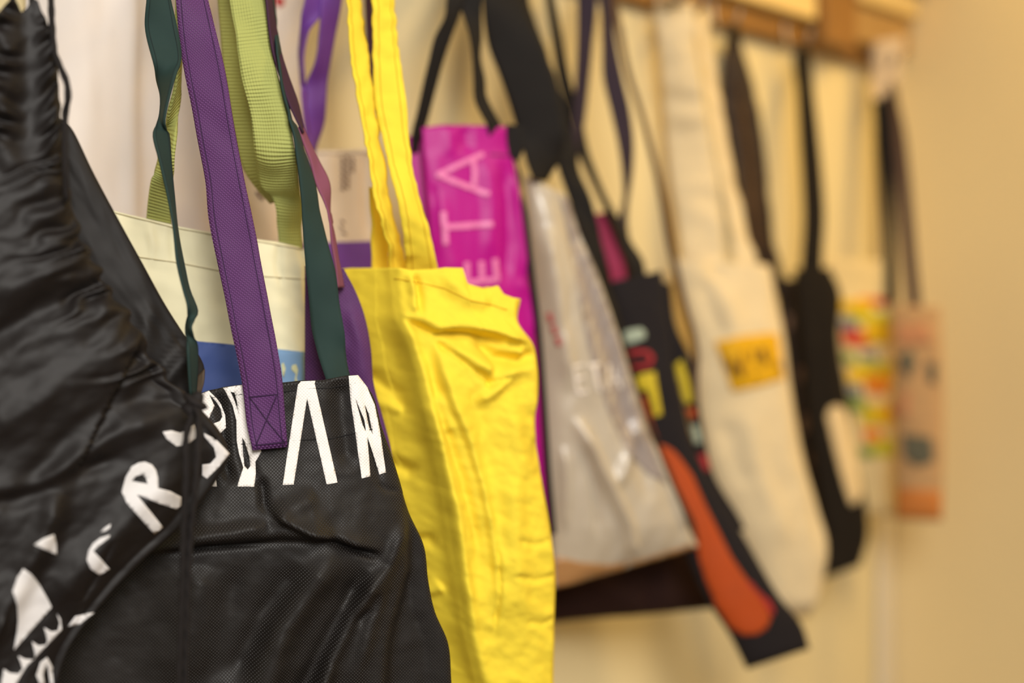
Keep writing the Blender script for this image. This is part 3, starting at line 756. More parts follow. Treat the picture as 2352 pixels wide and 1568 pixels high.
B7 = body('body', rows7, p7, M['yellow'], T7, 0.022, 120, 230,
          [(c[0], c[1], c[2], c[3] * 1.7) for c in [('s', [(898, 590), (900, 660), (906, 735), (930, 800), (947, 855), (962, 940), (978, 1010), (995, 1090), (1012, 1190), (1030, 1320), (1050, 1430), (1085, 1568), (1130, 1750)], 8, 0.008),
           ('r', [(902, 700), (915, 760), (940, 840), (955, 920), (985, 1030), (1020, 1170), (1045, 1350), (1080, 1568)], 16, 0.006),
           ('l', [(972, 760), (985, 850), (1008, 930), (1045, 1010), (1072, 1100), (1092, 1200), (1106, 1300), (1110, 1440)], 6, 0.007), ('r', [(962, 800), (980, 890), (1003, 990), (1040, 1100), (1065, 1210), (1080, 1300)], 12, -0.004),
           ('l', [(900, 722), (940, 742), (978, 763), (1010, 757), (1060, 757), (1120, 768), (1165, 784), (1200, 790)], 4, 0.009),
           ('r', [(904, 728), (945, 746), (985, 766), (1040, 764), (1100, 775), (1150, 792), (1195, 800)], 9, -0.006),
           ('p', [(975, 775), (1000, 800), (1040, 830), (1085, 865), (1105, 885)], 10, -0.008), ('p', [(1085, 885), (1110, 875), (1150, 862)], 9, -0.007), ('r', [(1070, 770), (1110, 820), (1180, 830), (1222, 800)], 16, -0.008),
           ('r', [(1000, 790), (1060, 830), (1110, 850)], 18, 0.006), ('r', [(1130, 775), (1160, 800), (1180, 815)], 14, 0.005), ('r', [(1210, 830), (1150, 850), (1100, 900), (1060, 920)], 14, 0.005),
           ('r', [(940, 630), (950, 680), (948, 725)], 7, -0.004), ('r', [(925, 625), (935, 680), (930, 720)], 9, 0.004), ('r', [(1000, 640), (1050, 680), (1110, 700)], 20, 0.004),
           ('p', [(1110, 1230), (1116, 1320), (1108, 1440)], 6, -0.006), ('r', [(1060, 880), (1080, 1000), (1110, 1150), (1120, 1280)], 22, -0.004), ('r', [(1150, 900), (1160, 1050), (1150, 1200), (1160, 1400)], 26, 0.004),
           ('r', [(1226, 1000), (1215, 1050), (1225, 1100)], 18, -0.005), ('p', [(1262, 1225), (1200, 1240), (1150, 1225)], 8, -0.003), ('p', [(1272, 1310), (1200, 1318), (1140, 1305)], 9, -0.004), ('p', [(1270, 1400), (1220, 1420), (1180, 1410)], 8, -0.003),
           ('r', [(980, 900), (1010, 990)], 10, 0.004), ('r', [(862, 860), (880, 870), (920, 905), (935, 960)], 14, -0.005), ('r', [(870, 920), (930, 945)], 12, 0.004), ('r', [(900, 1060), (960, 1090)], 16, -0.006), ('r', [(930, 1250), (1000, 1235)], 14, -0.006), ('r', [(960, 1370), (1010, 1340)], 14, 0.005)]],
          [(0.0040, 170, 110, 75, 2.9), (0.0018, 60, 36, 20, 6.1), (0.0006, 26, 18, 20, 1.7)], rim=rim7, lip=0.35, skin=0.0010, edge_full=yellow_side)
stitch_on(B7, [(906, 640), (960, 648), (1020, 662), (1080, 690), (1130, 700), (1165, 712)], M['thread_yellow'], T7, 2.0)
strap('handle', [(800, 0, 828, 0, 1.225), (802, 96, 842, 96, 1.222), (812, 170, 850, 165, 1.22), (825, 249, 860, 235, 1.218), (837, 306, 872, 320, 1.215), (850, 383, 886, 395, 1.212), (856, 440, 896, 450, 1.213), (872, 500, 908, 505, 1.217), (890, 560, 922, 560, 1.232), (896, 615, 930, 615, 1.248), (898, 650, 932, 650, 1.256)],
      M['yellow'], T7, W=0.027, n=110, nu=8, hook=810, ripple=0.0034, rfreq=110.0, stitch=(M['thread_yellow'], (0.2,)), seed=1.0, hook_w=22)
strap('handle', [(854, 0, 905, 0, 1.232), (856, 80, 911, 75, 1.23), (857, 153, 919, 140, 1.228), (863, 249, 935, 249, 1.222), (880, 325, 940, 340, 1.218), (898, 402, 952, 413, 1.214), (912, 460, 966, 455, 1.212), (924, 520, 982, 515, 1.217), (930, 580, 996, 575, 1.230), (932, 622, 1006, 620, 1.243), (934, 655, 1008, 655, 1.250)],
      M['yellow'], T7, W=0.027, n=110, nu=10, hook=870, ripple=0.0036, rfreq=105.0, bow=0.0015, stitch=(M['thread_yellow'], (0.22, 0.8)), seed=5.0, hook_w=22)
strap('handle', [(848, 430, 872, 430, 1.240), (852, 500, 890, 500, 1.244), (853, 560, 890, 560, 1.252), (855, 615, 893, 615, 1.262), (856, 650, 894, 650, 1.268)], M['yellow'], T7, W=0.027, n=40, nu=6, ripple=0.002)

# ------------------------------------------------------------------ 7. magenta plastic bag
T8 = empty_thing('shopping_bag', 'glossy magenta plastic bag with pink capital letters and black edge binding', 'bag')
p8 = Plane(940, 1.405, 1270, 1.475)
rows8 = [(970, 292, 1165, 291), (972, 330, 1167, 330), (974, 364, 1178, 362), (985, 500, 1200, 500), (995, 626, 1217, 626), (1010, 760, 1234, 757), (1020, 950, 1250, 950), (1030, 1150, 1264, 1150), (1040, 1230, 1272, 1228)]
B8 = body('body', rows8, p8, M['magenta'], T8, 0.012, 70, 100,
          [('r', [(1065, 290), (1068, 350)], 14, -0.004), ('r', [(1030, 290), (1025, 360)], 16, 0.003), ('r', [(1150, 370), (1158, 470), (1160, 560), (1150, 660)], 14, -0.006), ('r', [(1180, 400), (1190, 520), (1205, 640)], 9, 0.006), ('r', [(1110, 360), (1118, 480), (1110, 600)], 16, 0.004), ('s', [(970, 352), (1060, 354), (1180, 358)], 3, -0.001, 0), ('r', [(1000, 440), (1010, 560), (1040, 640)], 20, 0.003), ('r', [(990, 420), (1000, 560)], 8, -0.003), ('r', [(1180, 640), (1210, 680), (1225, 780)], 14, 0.004)],
          [(0.0016, 90, 220, 0, 5.7)], rim=[(970, 293), (1015, 288), (1090, 290), (1165, 291)])
B8b = body('back_panel', [(930, 312, 985, 311), (940, 420, 995, 420), (955, 640, 1010, 640), (960, 900, 1010, 900)], Plane(930, 1.43, 1010, 1.435), M['magenta'], T8, 0.003, 14, 30, closed_top=True)
strap('edge_binding', [(1164, 285, 1200, 290, 1.452), (1164, 352, 1200, 350, 1.452), (1178, 364, 1193, 364, 1.452), (1197, 500, 1213, 500, 1.452), (1213, 626, 1228, 626, 1.452), (1228, 740, 1242, 740, 1.455), (1240, 900, 1254, 900, 1.458), (1254, 1120, 1269, 1120, 1.462), (1264, 1226, 1278, 1224, 1.465)],
      M['black_web'], T8, W=0.006, n=90, nu=4, thick=0.004)
stitch_on(B8, [(1125, 355), (1150, 357), (1172, 358)], M['thread_black'], T8, 3)
letter('printed_letter', B8, [[(1003, 403), (1055, 378), (1110, 354)], [(1003, 401), (1063, 425), (1124, 447)], [(1086, 366), (1090, 396), (1088, 430)]], 13, M['ink_pink'], T8)
letter('printed_letter', B8, [[(1018, 486), (1021, 524), (1024, 563)], [(1022, 522), (1080, 518), (1132, 515)]], 14, M['ink_pink'], T8)
letter('printed_letter', B8, [[(1066, 650), (1105, 646), (1146, 642)], [(1072, 602), (1072, 646)], [(1105, 600), (1107, 645)], [(1136, 594), (1141, 643)]], 13, M['ink_pink'], T8)
letter('printed_letter', B8, [[(1075, 740), (1152, 732)], [(1078, 690), (1080, 738)], [(1146, 684), (1150, 732)]], 13, M['ink_pink'], T8)
strap('handle', [(1026, 0, 1066, 0, 1.42), (1022, 38, 1054, 38, 1.42), (999, 84, 1037, 84, 1.42), (985, 140, 1018, 140, 1.422), (973, 191, 1003, 195, 1.424), (958, 260, 986, 260, 1.426), (946, 310, 974, 308, 1.428), (946, 350, 972, 350, 1.43)], M['black_web'], T8, W=0.022, n=60, hook=1060, hook_w=22)
strap('handle', [(1050, 0, 1107, 0, 1.43), (1064, 34, 1106, 40, 1.43), (1078, 80, 1106, 90, 1.43), (1085, 125, 1103, 130, 1.432), (1088, 176, 1114, 184, 1.433), (1091, 230, 1117, 222, 1.434), (1105, 262, 1134, 258, 1.436), (1120, 290, 1150, 288, 1.44), (1122, 330, 1152, 330, 1.446)], M['black_web'], T8, W=0.022, n=60, hook=1080, hook_w=22)

# ------------------------------------------------------------------ 8. silvery plastic sleeve bag on a wide black strap
T9 = empty_thing('shoulder_bag', 'silvery translucent plastic bag with white letters, wide black strap and amber clear bottom', 'bag')
p9 = Plane(1200, 1.515, 1600, 1.60)
rows9 = [(1204, 404, 1304, 455), (1212, 470, 1328, 530), (1226, 620, 1372, 635), (1237, 760, 1416, 760), (1246, 900, 1458, 895), (1256, 1050, 1512, 1050), (1266, 1200, 1572, 1190), (1272, 1352, 1604, 1255)]
B9 = body('body', rows9, p9, M['silver'], T9, 0.022, 80, 120,
          [(c[0], c[1], c[2], c[3] * 1.6) for c in [('r', [(1270, 430), (1330, 620), (1385, 800), (1430, 980), (1480, 1150)], 22, -0.008), ('r', [(1300, 950), (1360, 1080), (1420, 1200), (1440, 1300)], 14, 0.008), ('p', [(1440, 1230), (1446, 1280), (1432, 1310)], 7, 0.008), ('r', [(1490, 1000), (1530, 1110), (1570, 1220)], 9, 0.007),
           ('r', [(1280, 1020), (1286, 1120), (1285, 1220)], 10, 0.004), ('r', [(1320, 1010), (1350, 1120), (1355, 1230)], 10, -0.004), ('r', [(1460, 960), (1420, 1040), (1390, 1120)], 14, 0.005), ('r', [(1235, 520), (1260, 700), (1290, 900)], 18, 0.006)]],
          [(0.003, 90, 220, 20, 1.9), (0.001, 30, 90, 15, 4.9)], rim=[(1204, 404), (1225, 416), (1257, 434), (1304, 455)], foot=0.12)
shape_print('bottom_strip', B9, [[(1274, 1275), (1330, 1290), (1400, 1296), (1470, 1285), (1530, 1266), (1585, 1250), (1600, 1256), (1520, 1293), (1404, 1328), (1276, 1350)]], M['clear_strip'], T9, 12)
shape_print('smoky_panel', B9, [[(1286, 448), (1303, 456), (1338, 550), (1371, 636), (1414, 762), (1456, 897), (1508, 1050), (1534, 1112), (1490, 1090), (1440, 1040), (1395, 940), (1352, 800), (1330, 690), (1310, 560)]], mat('smoky_plastic', rgb(150, 138, 132), 0.33, 'none', coat=0.25, var=0.06, spec=0.6, nscale=12), T9, 12, 0.0003)
letter('printed_letter', B9, [[(1317, 840), (1328, 904)], [(1316, 842), (1340, 838)], [(1321, 870), (1343, 866)], [(1328, 903), (1350, 899)]], 8, M['ink_cream'], T9)
letter('printed_letter', B9, [[(1352, 840), (1378, 836)], [(1364, 840), (1376, 900)]], 9, M['ink_cream'], T9)
letter('printed_letter', B9, [[(1399, 836), (1396, 896)], [(1401, 836), (1426, 892)], [(1398, 876), (1418, 872)]], 8, M['ink_cream'], T9)
for a, b in (((1261, 718), (1268, 742)), ((1270, 748), (1277, 768)), ((1279, 774), (1286, 794))):
    letter('printed_mark', B9, [[a, b]], 12, M['ink_rose'], T9)
strap('shoulder_strap', [(1109, 0, 1196, 0, 1.50), (1112, 50, 1216, 50, 1.50), (1120, 100, 1240, 100, 1.50), (1150, 180, 1270, 175, 1.50), (1172, 245, 1286, 245, 1.502), (1188, 300, 1296, 310, 1.504), (1202, 344, 1288, 360, 1.505), (1214, 385, 1268, 395, 1.506), (1225, 412, 1254, 418, 1.508)],
      M['black_web'], T9, W=0.05, n=90, nu=10, hook=1130, bow=0.002, ripple=0.001, hook_w=36)
strap('side_panel', [(1236, 200, 1286, 215, 1.57), (1262, 300, 1312, 305, 1.575), (1280, 380, 1330, 390, 1.58), (1300, 440, 1356, 455, 1.585), (1330, 520, 1378, 540, 1.59), (1364, 630, 1396, 640, 1.595), (1403, 740, 1422, 740, 1.60), (1436, 850, 1452, 850, 1.605), (1470, 960, 1488, 960, 1.61), (1508, 1070, 1532, 1070, 1.615), (1550, 1180, 1580, 1175, 1.62), (1580, 1245, 1604, 1240, 1.62)],
      M['black_web'], T9, W=0.03, n=120, nu=8, ripple=0.003, thick=0.003, hook=1165, hook_w=22)

# ------------------------------------------------------------------ 9. dark brown bag low behind the silvery one, on navy straps
T10 = empty_thing('tote_bag', 'dark brown cotton bag on navy straps, its bottom showing below the silvery bag', 'bag')
p10 = Plane(1262, 1.66, 1640, 1.735)
rows10 = [(1290, 478, 1440, 500), (1285, 700, 1470, 720), (1270, 950, 1540, 950), (1255, 1150, 1590, 1150), (1240, 1310, 1630, 1295), (1235, 1432, 1652, 1396)]
B10 = body('body', rows10, p10, M['brown'], T10, 0.014, 50, 60, [('r', [(1340, 1330), (1480, 1390)], 20, 0.005), ('r', [(1500, 1310), (1470, 1390)], 18, -0.005)], [(0.004, 120, 120, 30, 8.8)], closed_top=True)
for v in []: pass
strap('handle', [(1325, -30, 1368, -30, 1.63), (1326, 0, 1370, 0, 1.63), (1326, 100, 1361, 100, 1.63), (1322, 190, 1352, 190, 1.632), (1315, 290, 1340, 290, 1.634), (1312, 350, 1328, 350, 1.636), (1310, 440, 1330, 440, 1.64), (1310, 500, 1330, 500, 1.645)], M['navy'], T10, W=0.022, n=60, hook=1350, stitch=(M['thread_black'], (0.2, 0.8)))
strap('handle', [(1372, -30, 1402, -30, 1.64), (1378, 0, 1404, 0, 1.64), (1384, 100, 1414, 100, 1.64), (1386, 180, 1430, 180, 1.64), (1402, 250, 1446, 250, 1.642), (1420, 330, 1455, 330, 1.645), (1430, 400, 1452, 400, 1.65), (1432, 460, 1442, 470, 1.652), (1410, 540, 1440, 540, 1.66)], M['navy'], T10, W=0.024, n=70, hook=1385, stitch=(M['thread_black'], (0.2, 0.8)))

# ------------------------------------------------------------------ 10. black canvas tote with the orange print
T11 = empty_thing('tote_bag', 'black canvas tote bag with orange guitar-like shape and red, yellow and grey marks', 'bag')
p11 = Plane(1400, 1.63, 1860, 1.66)
rows11 = [(1399, 648, 1520, 621), (1420, 740, 1531, 730), (1440, 830, 1547, 828), (1465, 930, 1570, 930), (1490, 1040, 1600, 1040), (1525, 1140, 1655, 1140), (1570, 1260, 1722, 1255), (1625, 1380, 1790, 1370), (1680, 1465, 1842, 1435), (1716, 1537, 1860, 1490)]
B11 = body('body', rows11, p11, M['canvas_black'], T11, 0.012, 60, 110, [('r', [(1530, 700), (1570, 900), (1640, 1120)], 16, 0.003)], [(0.002, 120, 200, -20, 2.6)], foot=0.02)
B11b = body('back_panel', [(1500, 640, 1540, 652), (1510, 740, 1552, 745), (1550, 840, 1594, 842), (1570, 920, 1606, 925), (1590, 1000, 1620, 1010), (1605, 1070, 1636, 1080), (1640, 1180, 1700, 1190), (1660, 1230, 1712, 1215)], Plane(1500, 1.672, 1720, 1.688), M['canvas_black'], T11, 0.003, 14, 50, closed_top=True)
shape_print('printed_mark', B11, [[(1428, 768), (1440, 758), (1472, 753), (1481, 762), (1482, 776), (1462, 785), (1440, 792), (1432, 784)]], M['ink_sage'], T11, 9, 0.0012)
letter('printed_letter', B11, [[(1444, 812), (1470, 808), (1488, 810), (1497, 820), (1494, 834), (1478, 842), (1450, 842)]], 11, M['ink_scarlet'], T11)
shape_print('printed_letter', B11, [[(1456, 868), (1475, 858), (1504, 853), (1508, 880), (1520, 952), (1504, 956), (1488, 895), (1466, 898)]], M['ink_yellow'], T11, 9)
shape_print('printed_guitar', B11, [[(1474, 905), (1484, 912), (1500, 980), (1515, 1020), (1530, 1024), (1546, 1034), (1562, 1052), (1590, 1092), (1620, 1160), (1650, 1220), (1680, 1280), (1715, 1330), (1742, 1362), (1764, 1396), (1770, 1420), (1760, 1443), (1738, 1456), (1708, 1458), (1678, 1440), (1648, 1395), (1622, 1335), (1608, 1290), (1596, 1240), (1565, 1160), (1530, 1070), (1505, 1005), (1484, 950)]], M['ink_orange'], T11, 12)
shape_print('printed_edge', B11, [[(1714, 1334), (1724, 1336), (1736, 1352), (1752, 1368), (1766, 1378), (1778, 1400), (1774, 1416), (1764, 1398), (1742, 1366)]], M['ink_scarlet'], T11, 9, 0.001)
shape_print('printed_mark', B11b, [[(1545, 840), (1566, 826), (1580, 870), (1592, 920), (1578, 930), (1566, 905), (1553, 870)]], M['ink_yellow'], T11, 9)
shape_print('printed_mark', B11b, [[(1576, 940), (1594, 936), (1600, 955), (1584, 962)]], M['ink_orange'], T11, 9)
shape_print('printed_mark', B11b, [[(1584, 978), (1600, 975), (1612, 1015), (1598, 1020)]], M['ink_sage'], T11, 9)
shape_print('printed_mark', B11b, [[(1602, 1045), (1620, 1042), (1632, 1080), (1616, 1082)]], M['ink_scarlet'], T11, 9)
strap('handle', [(1286, 200, 1312, 190, 1.645), (1308, 280, 1336, 275, 1.645), (1328, 350, 1352, 350, 1.645), (1355, 410, 1372, 405, 1.645), (1384, 470, 1396, 460, 1.645), (1408, 520, 1428, 515, 1.642), (1422, 560, 1452, 560, 1.645), (1446, 610, 1478, 602, 1.645), (1452, 650, 1484, 645, 1.648)],
      M['black_web'], T11, W=0.022, n=80, hook=1250)
strap('lining', [(1366, 492, 1394, 486, 1.652), (1372, 520, 1412, 520, 1.652), (1384, 570, 1424, 565, 1.652), (1400, 620, 1436, 615, 1.653), (1408, 665, 1440, 650, 1.655)], M['crimson'], T11, W=0.02, n=30)
strap('shoulder_cord', [(1440, 180, 1452, 176, 1.66), (1470, 270, 1480, 266, 1.66), (1498, 380, 1510, 378, 1.665), (1516, 470, 1530, 470, 1.668), (1530, 560, 1548, 560, 1.67), (1550, 640, 1566, 640, 1.672), (1568, 710, 1580, 706, 1.672), (1588, 780, 1600, 776, 1.672), (1592, 820, 1606, 820, 1.672), (1588, 870, 1604, 870, 1.672), (1592, 930, 1606, 930, 1.672)],
      M['brown_cord'], T11, W=0.008, n=90, nu=4, hook=1400)

# ------------------------------------------------------------------ 11. cream canvas tote with the yellow label
T12 = empty_thing('tote_bag', 'cream canvas tote bag with broad cream handles and a yellow lettered label', 'bag')
p12 = Plane(1555, 1.87, 1890, 1.94)
rows12 = [(1548, 596, 1768, 610), (1570, 680, 1784, 690), (1588, 780, 1800, 780), (1596, 880, 1812, 880), (1605, 960, 1826, 960), (1622, 1060, 1846, 1060), (1665, 1180, 1876, 1170), (1700, 1260, 1896, 1250), (1735, 1340, 1884, 1340), (1762, 1412, 1858, 1418)]
B12 = body('body', rows12, p12, M['cream_canvas'], T12, 0.03, 60, 90, [('r', [(1640, 640), (1660, 780), (1680, 900)], 26, 0.006), ('r', [(1600, 640), (1640, 780)], 16, -0.006), ('r', [(1700, 920), (1720, 1080), (1780, 1250)], 30, 0.006), ('r', [(1650, 960), (1690, 1120)], 22, -0.006), ('r', [(1810, 900), (1845, 1100), (1875, 1280)], 18, -0.006), ('r', [(1625, 590), (1640, 640)], 16, -0.008)], [(0.004, 90, 160, -10, 7.1)])
shape_print('label', B12, [[(1642, 785), (1700, 772), (1765, 764), (1786, 768), (1800, 870), (1740, 888), (1682, 899)]], M['label_yellow'], T12, 12)
for Ls in ([[(1662, 812), (1682, 862)], [(1682, 862), (1684, 828)], [(1692, 838), (1703, 868)], [(1701, 810), (1704, 866)]], [[(1728, 802), (1734, 832)], [(1730, 858), (1736, 864)]], [[(1746, 802), (1758, 838)], [(1752, 798), (1762, 834)]], [[(1786, 830), (1790, 850)]]):
    letter('printed_letter', B12, Ls, 8, M['ink_umber'], T12, 8, 0.0014)
strap('handle', [(1506, 12, 1588, 6, 1.87), (1512, 100, 1598, 100, 1.875), (1520, 200, 1612, 200, 1.885), (1530, 320, 1632, 320, 1.90), (1542, 430, 1650, 430, 1.90), (1558, 530, 1660, 540, 1.895), (1566, 610, 1668, 612, 1.89), (1570, 650, 1668, 650, 1.885)], M['cream_canvas'], T12, W=0.05, n=60, nu=8, hook=1548, ripple=0.006, bow=0.004, hook_w=36)
strap('handle', [(1592, 20, 1622, 16, 1.92), (1608, 110, 1634, 105, 1.92), (1622, 200, 1650, 200, 1.92), (1642, 320, 1670, 320, 1.915), (1660, 430, 1692, 430, 1.91), (1680, 530, 1714, 530, 1.905), (1690, 610, 1738, 612, 1.90), (1694, 650, 1742, 650, 1.895)], M['cream_canvas'], T12, W=0.04, n=60, nu=8, hook=1600, ripple=0.004)

# ------------------------------------------------------------------ 12. dark patterned bag
T13 = empty_thing('tote_bag', 'dark patterned bag with mottled brown strap, between cream canvas tote and plain black bag', 'bag')
B13 = body('body', [(1782, 640, 1850, 640), (1795, 760, 1868, 760), (1814, 900, 1890, 900), (1838, 1050, 1905, 1050), (1862, 1160, 1922, 1160), (1888, 1290, 1934, 1290)], Plane(1780, 2.07, 1935, 2.11), M['pattern_body'], T13, 0.010, 24, 50, ns=[(0.003, 80, 120, 0, 3.7)])
for cx, cy, rx, ry in ((1847, 973, 11, 22), (1866, 1054, 9, 20), (1836, 860, 8, 18), (1812, 740, 8, 18)):
    shape_print('printed_dot', B13, [[(cx + rx * math.cos(a * math.pi / 8), cy + ry * math.sin(a * math.pi / 8)) for a in range(16)]], M['spot'], T13, 9)
strap('handle', [(1668, 92, 1692, 94, 2.0), (1658, 180, 1696, 180, 2.0), (1658, 260, 1700, 260, 2.0), (1674, 340, 1710, 340, 2.0), (1690, 420, 1718, 420, 2.005), (1703, 490, 1724, 490, 2.01), (1718, 560, 1734, 560, 2.03), (1752, 620, 1768, 620, 2.05), (1790, 690, 1808, 690, 2.065)], M['pattern'], T13, W=0.022, n=70, nu=8, hook=1678, hz=1.884, ripple=0.003, hook_w=9)
strap('handle', [(1682, 92, 1702, 96, 2.01), (1698, 180, 1726, 180, 2.01), (1714, 260, 1744, 260, 2.01), (1728, 340, 1756, 340, 2.01), (1738, 420, 1764, 420, 2.015), (1746, 490, 1769, 490, 2.02), (1756, 560, 1778, 560, 2.035), (1782, 640, 1804, 640, 2.055), (1800, 690, 1824, 690, 2.07)], M['pattern'], T13, W=0.022, n=70, nu=8, hook=1690, hz=1.884, ripple=0.003, hook_w=9)
strap('strap_lining', [(1684, 110, 1694, 112, 2.03), (1690, 180, 1706, 180, 2.03), (1694, 260, 1720, 260, 2.03), (1704, 340, 1734, 340, 2.03), (1712, 420, 1742, 420, 2.035), (1720, 490, 1750, 490, 2.04), (1728, 560, 1760, 560, 2.05), (1760, 630, 1786, 630, 2.065)], mat('brown_lining', rgb(104, 78, 54), 0.8, 'weave'), T13, W=0.02, n=40, nu=6)

# ------------------------------------------------------------------ 13. plain black bag
T14 = empty_thing('tote_bag', 'plain black slim bag on one narrow black strap with a pale oblong print', 'bag')
B14 = body('body', [(1824, 618, 1904, 614), (1830, 690, 1930, 668), (1838, 780, 1926, 775), (1850, 900, 1946, 900), (1866, 1050, 1968, 1050), (1882, 1150, 1988, 1150), (1892, 1235, 1994, 1225), (1872, 1336, 1976, 1298)], Plane(1824, 2.03, 1994, 2.055), M['black_bag'], T14, 0.012, 34, 80, [('r', [(1895, 640), (1905, 900), (1940, 1200)], 14, 0.004)], [(0.003, 80, 180, 0, 1.2)], foot=0.02)
shape_print('printed_oblong', B14, [[(1898, 955), (1906, 936), (1922, 930), (1938, 938), (1948, 960), (1962, 1020), (1980, 1130), (1972, 1152), (1954, 1160), (1940, 1120), (1918, 1040)]], M['patch_cream'], T14, 10)
strap('shoulder_strap', [(1826, 122, 1858, 118, 2.09), (1832, 220, 1870, 220, 2.08), (1837, 320, 1881, 320, 2.07), (1843, 420, 1890, 420, 2.06), (1846, 500, 1894, 500, 2.05), (1842, 580, 1890, 580, 2.04), (1838, 640, 1888, 640, 2.036)], M['black_bag'], T14, W=0.03, n=60, nu=6, hook=1842, hz=1.884)

# ------------------------------------------------------------------ 14. multicoloured bag, 15. tan bag
T15 = empty_thing('tote_bag', 'straw coloured bag covered in blurred multicoloured blocks, beside the corner', 'bag')
B15 = body('body', [(1905, 595, 2040, 600), (1918, 680, 2052, 680), (1935, 850, 2062, 850), (1955, 1000, 2075, 1000), (1975, 1180, 2085, 1190)], Plane(1905, 2.15, 2085, 2.20), M['pale_bag'], T15, 0.010, 34, 60, ns=[(0.003, 80, 120, 0, 5.3)])
for nm, x0, y0, x1, y1 in (('blob_yellow', 1928, 688, 2000, 718), ('blob_orange', 1970, 682, 2050, 700), ('blob_red', 2004, 682, 2026, 706), ('blob_lime', 1950, 716, 2050, 742), ('blob_blue', 1930, 730, 1966, 758), ('blob_yellow', 1984, 738, 2055, 790),
                           ('blob_red', 1934, 758, 1996, 796), ('blob_green', 1936, 808, 1962, 836), ('blob_blue', 1975, 806, 2010, 826), ('blob_lime', 1962, 828, 2056, 850), ('blob_yellow', 1944, 846, 2062, 880), ('blob_orange', 1984, 858, 2036, 906), ('blob_blue', 1948, 882, 1974, 912),
                           ('blob_green', 1950, 912, 1985, 944), ('blob_yellow', 1972, 926, 2044, 978), ('blob_lime', 1972, 940, 2010, 960), ('blob_orange', 1980, 984, 2022, 1016), ('blob_green', 1972, 1024, 2002, 1052), ('blob_lime', 2000, 1004, 2060, 1050), ('blob_red', 2040, 930, 2064, 956)):
    shape_print('printed_block', B15, [[(x0, y0), (x1, y0 + 3), (x1 + 4, y1), (x0 + 4, y1 - 2)]], M[nm], T15, 12, random.uniform(0.0006, 0.0016))
strap('handle', [(2004, 222, 2046, 218, 2.23), (2010, 300, 2050, 300, 2.22), (2016, 380, 2054, 380, 2.21), (2025, 480, 2056, 480, 2.20), (2031, 570, 2058, 570, 2.19), (2034, 650, 2060, 650, 2.185), (2034, 700, 2060, 700, 2.18)], M['black_web'], T15, W=0.025, n=60, nu=6)
strap('strap_end', [(2008, 95, 2074, 85, 2.235), (2004, 140, 2072, 140, 2.235), (2002, 195, 2064, 195, 2.235), (2006, 228, 2048, 228, 2.23)], M['grey_tape'], T15, W=0.04, n=24, nu=6, hook=2036, hz=1.884)
T16 = empty_thing('tote_bag', 'tan bag with smudged dark print and rust bottom band, last one along the rail', 'bag')
B16 = body('body', [(2045, 700, 2160, 705), (2052, 900, 2168, 900), (2056, 1050, 2168, 1050), (2058, 1192, 2164, 1196)], Plane(2040, 2.13, 2170, 2.10), M['kraft'], T16, 0.010, 34, 60, ns=[(0.003, 80, 120, 0, 9.3)])
for nm, L in (('ink_slate', [(2064, 818), (2092, 800), (2104, 826), (2092, 870), (2070, 850)]), ('ink_slate', [(2128, 830), (2152, 834), (2150, 884), (2132, 878)]), ('ink_slate', [(2072, 996), (2140, 1004), (2146, 1060), (2104, 1072), (2076, 1050)]),
              ('ink_salmon', [(2060, 745), (2130, 740), (2140, 790), (2066, 795)]), ('ink_rust', [(2060, 1120), (2162, 1128), (2162, 1190), (2062, 1186)]), ('ink_salmon', [(2068, 900), (2090, 900), (2090, 960), (2070, 955)])):
    shape_print('printed_patch', B16, [L], M[nm], T16, 12)
strap('handle', [(2046, 215, 2060, 215, 2.225), (2050, 300, 2078, 300, 2.205), (2056, 400, 2090, 400, 2.188), (2064, 500, 2098, 500, 2.17), (2074, 600, 2106, 600, 2.15), (2084, 690, 2114, 690, 2.135), (2088, 740, 2116, 740, 2.128)], M['dusk'], T16, W=0.025, n=60, nu=6, hook=2052, hz=1.884, hook_w=9)

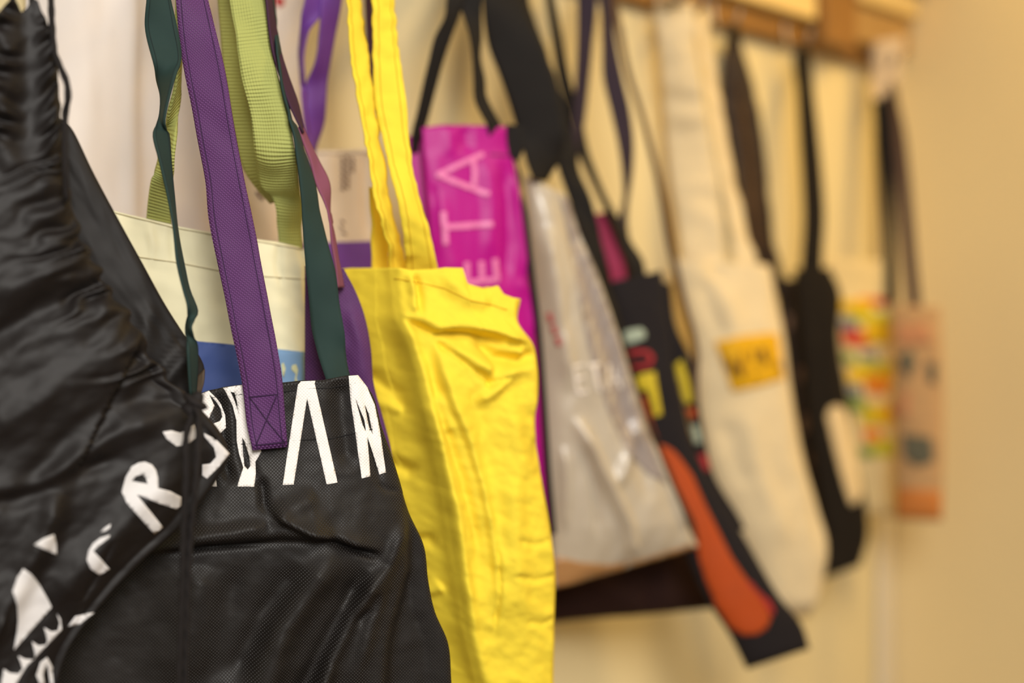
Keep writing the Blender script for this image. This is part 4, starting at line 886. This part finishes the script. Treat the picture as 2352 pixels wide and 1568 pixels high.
# ------------------------------------------------------------------ rail, hooks, shelf
TR = empty_thing('coat_rail', 'brown wooden wall rail with metal hooks carrying the bags', 'rail')
sE = lambda px, o=0.0: (on_wall(px, o, 0) - cor).dot(E)
s0, s1 = -3.6, -0.03
def wp(s, o, z): return cor + E * s + N * o + Vector((0, 0, z))
box('rail_board', wp(s0, 0.001, 1.893), E * (s1 - s0), N * 0.022, Vector((0, 0, 0.075)), M['rail'], TR, 0.003)
seen = []
for px, hz in HOOKS:
    s = sE(px, 0.055)
    if any(abs(s - q) < 0.022 for q in seen): continue
    seen.append(s)
    pts = [wp(s, 0.0265, 1.918), wp(s, 0.0265, 1.905), wp(s, 0.028, 1.895), wp(s, 0.036, hz - 0.006), wp(s, 0.050, hz - 0.006), wp(s, 0.066, hz + 0.002), wp(s, 0.070, hz + 0.018)]
    tube('hook', pts, 0.0028, M['steel'], TR, 8, 0, 24)
TS = empty_thing('wall_shelf', 'pale wooden shelf board with upright end bracket above the brown rail', 'shelf')
sB, sC, sD = sE(1888, 0.05), sE(1962, 0.05), sE(2100, 0.06)
box('shelf_board', wp(s0, 0.001, 2.03), E * (-0.004 - s0), N * 0.12, Vector((0, 0, 0.022)), M['shelf'], TS, 0.003)
box('fascia', wp(s0, 0.024, 1.929), E * (sB - s0), N * 0.018, Vector((0, 0, 0.10)), M['shelf'], TS, 0.003)
box('bracket', wp(sB + 0.001, 0.026, 1.895), E * (sC - sB - 0.002), N * 0.03, Vector((0, 0, 0.134)), M['rail'], TS, 0.004)
box('end_block', wp(sC, 0.024, 1.915), E * (-0.006 - sC), N * 0.02, Vector((0, 0, 0.058)), M['oak_light'], TS, 0.003)
box('fascia', wp(sC, 0.024, 1.974), E * (-0.006 - sC), N * 0.034, Vector((0, 0, 0.055)), M['shelf'], TS, 0.003)

# ------------------------------------------------------------------ move every Empty to the foot of its thing
def tree(o):
    for c in o.children:
        yield c
        yield from tree(c)
bpy.context.view_layer.update()
for t in [o for o in COL.objects if o.type == 'EMPTY']:
    kids = list(tree(t))
    co = np.concatenate([np.array([v.co for v in k.data.vertices]) for k in kids])
    lo, hi = co.min(0), co.max(0)
    loc = Vector(((lo[0] + hi[0]) / 2, (lo[1] + hi[1]) / 2, lo[2]))
    t.location = loc
    done = set()
    for k in kids:
        if k.data.name in done: continue
        done.add(k.data.name)
        k.data.transform(Matrix.Translation(-loc))
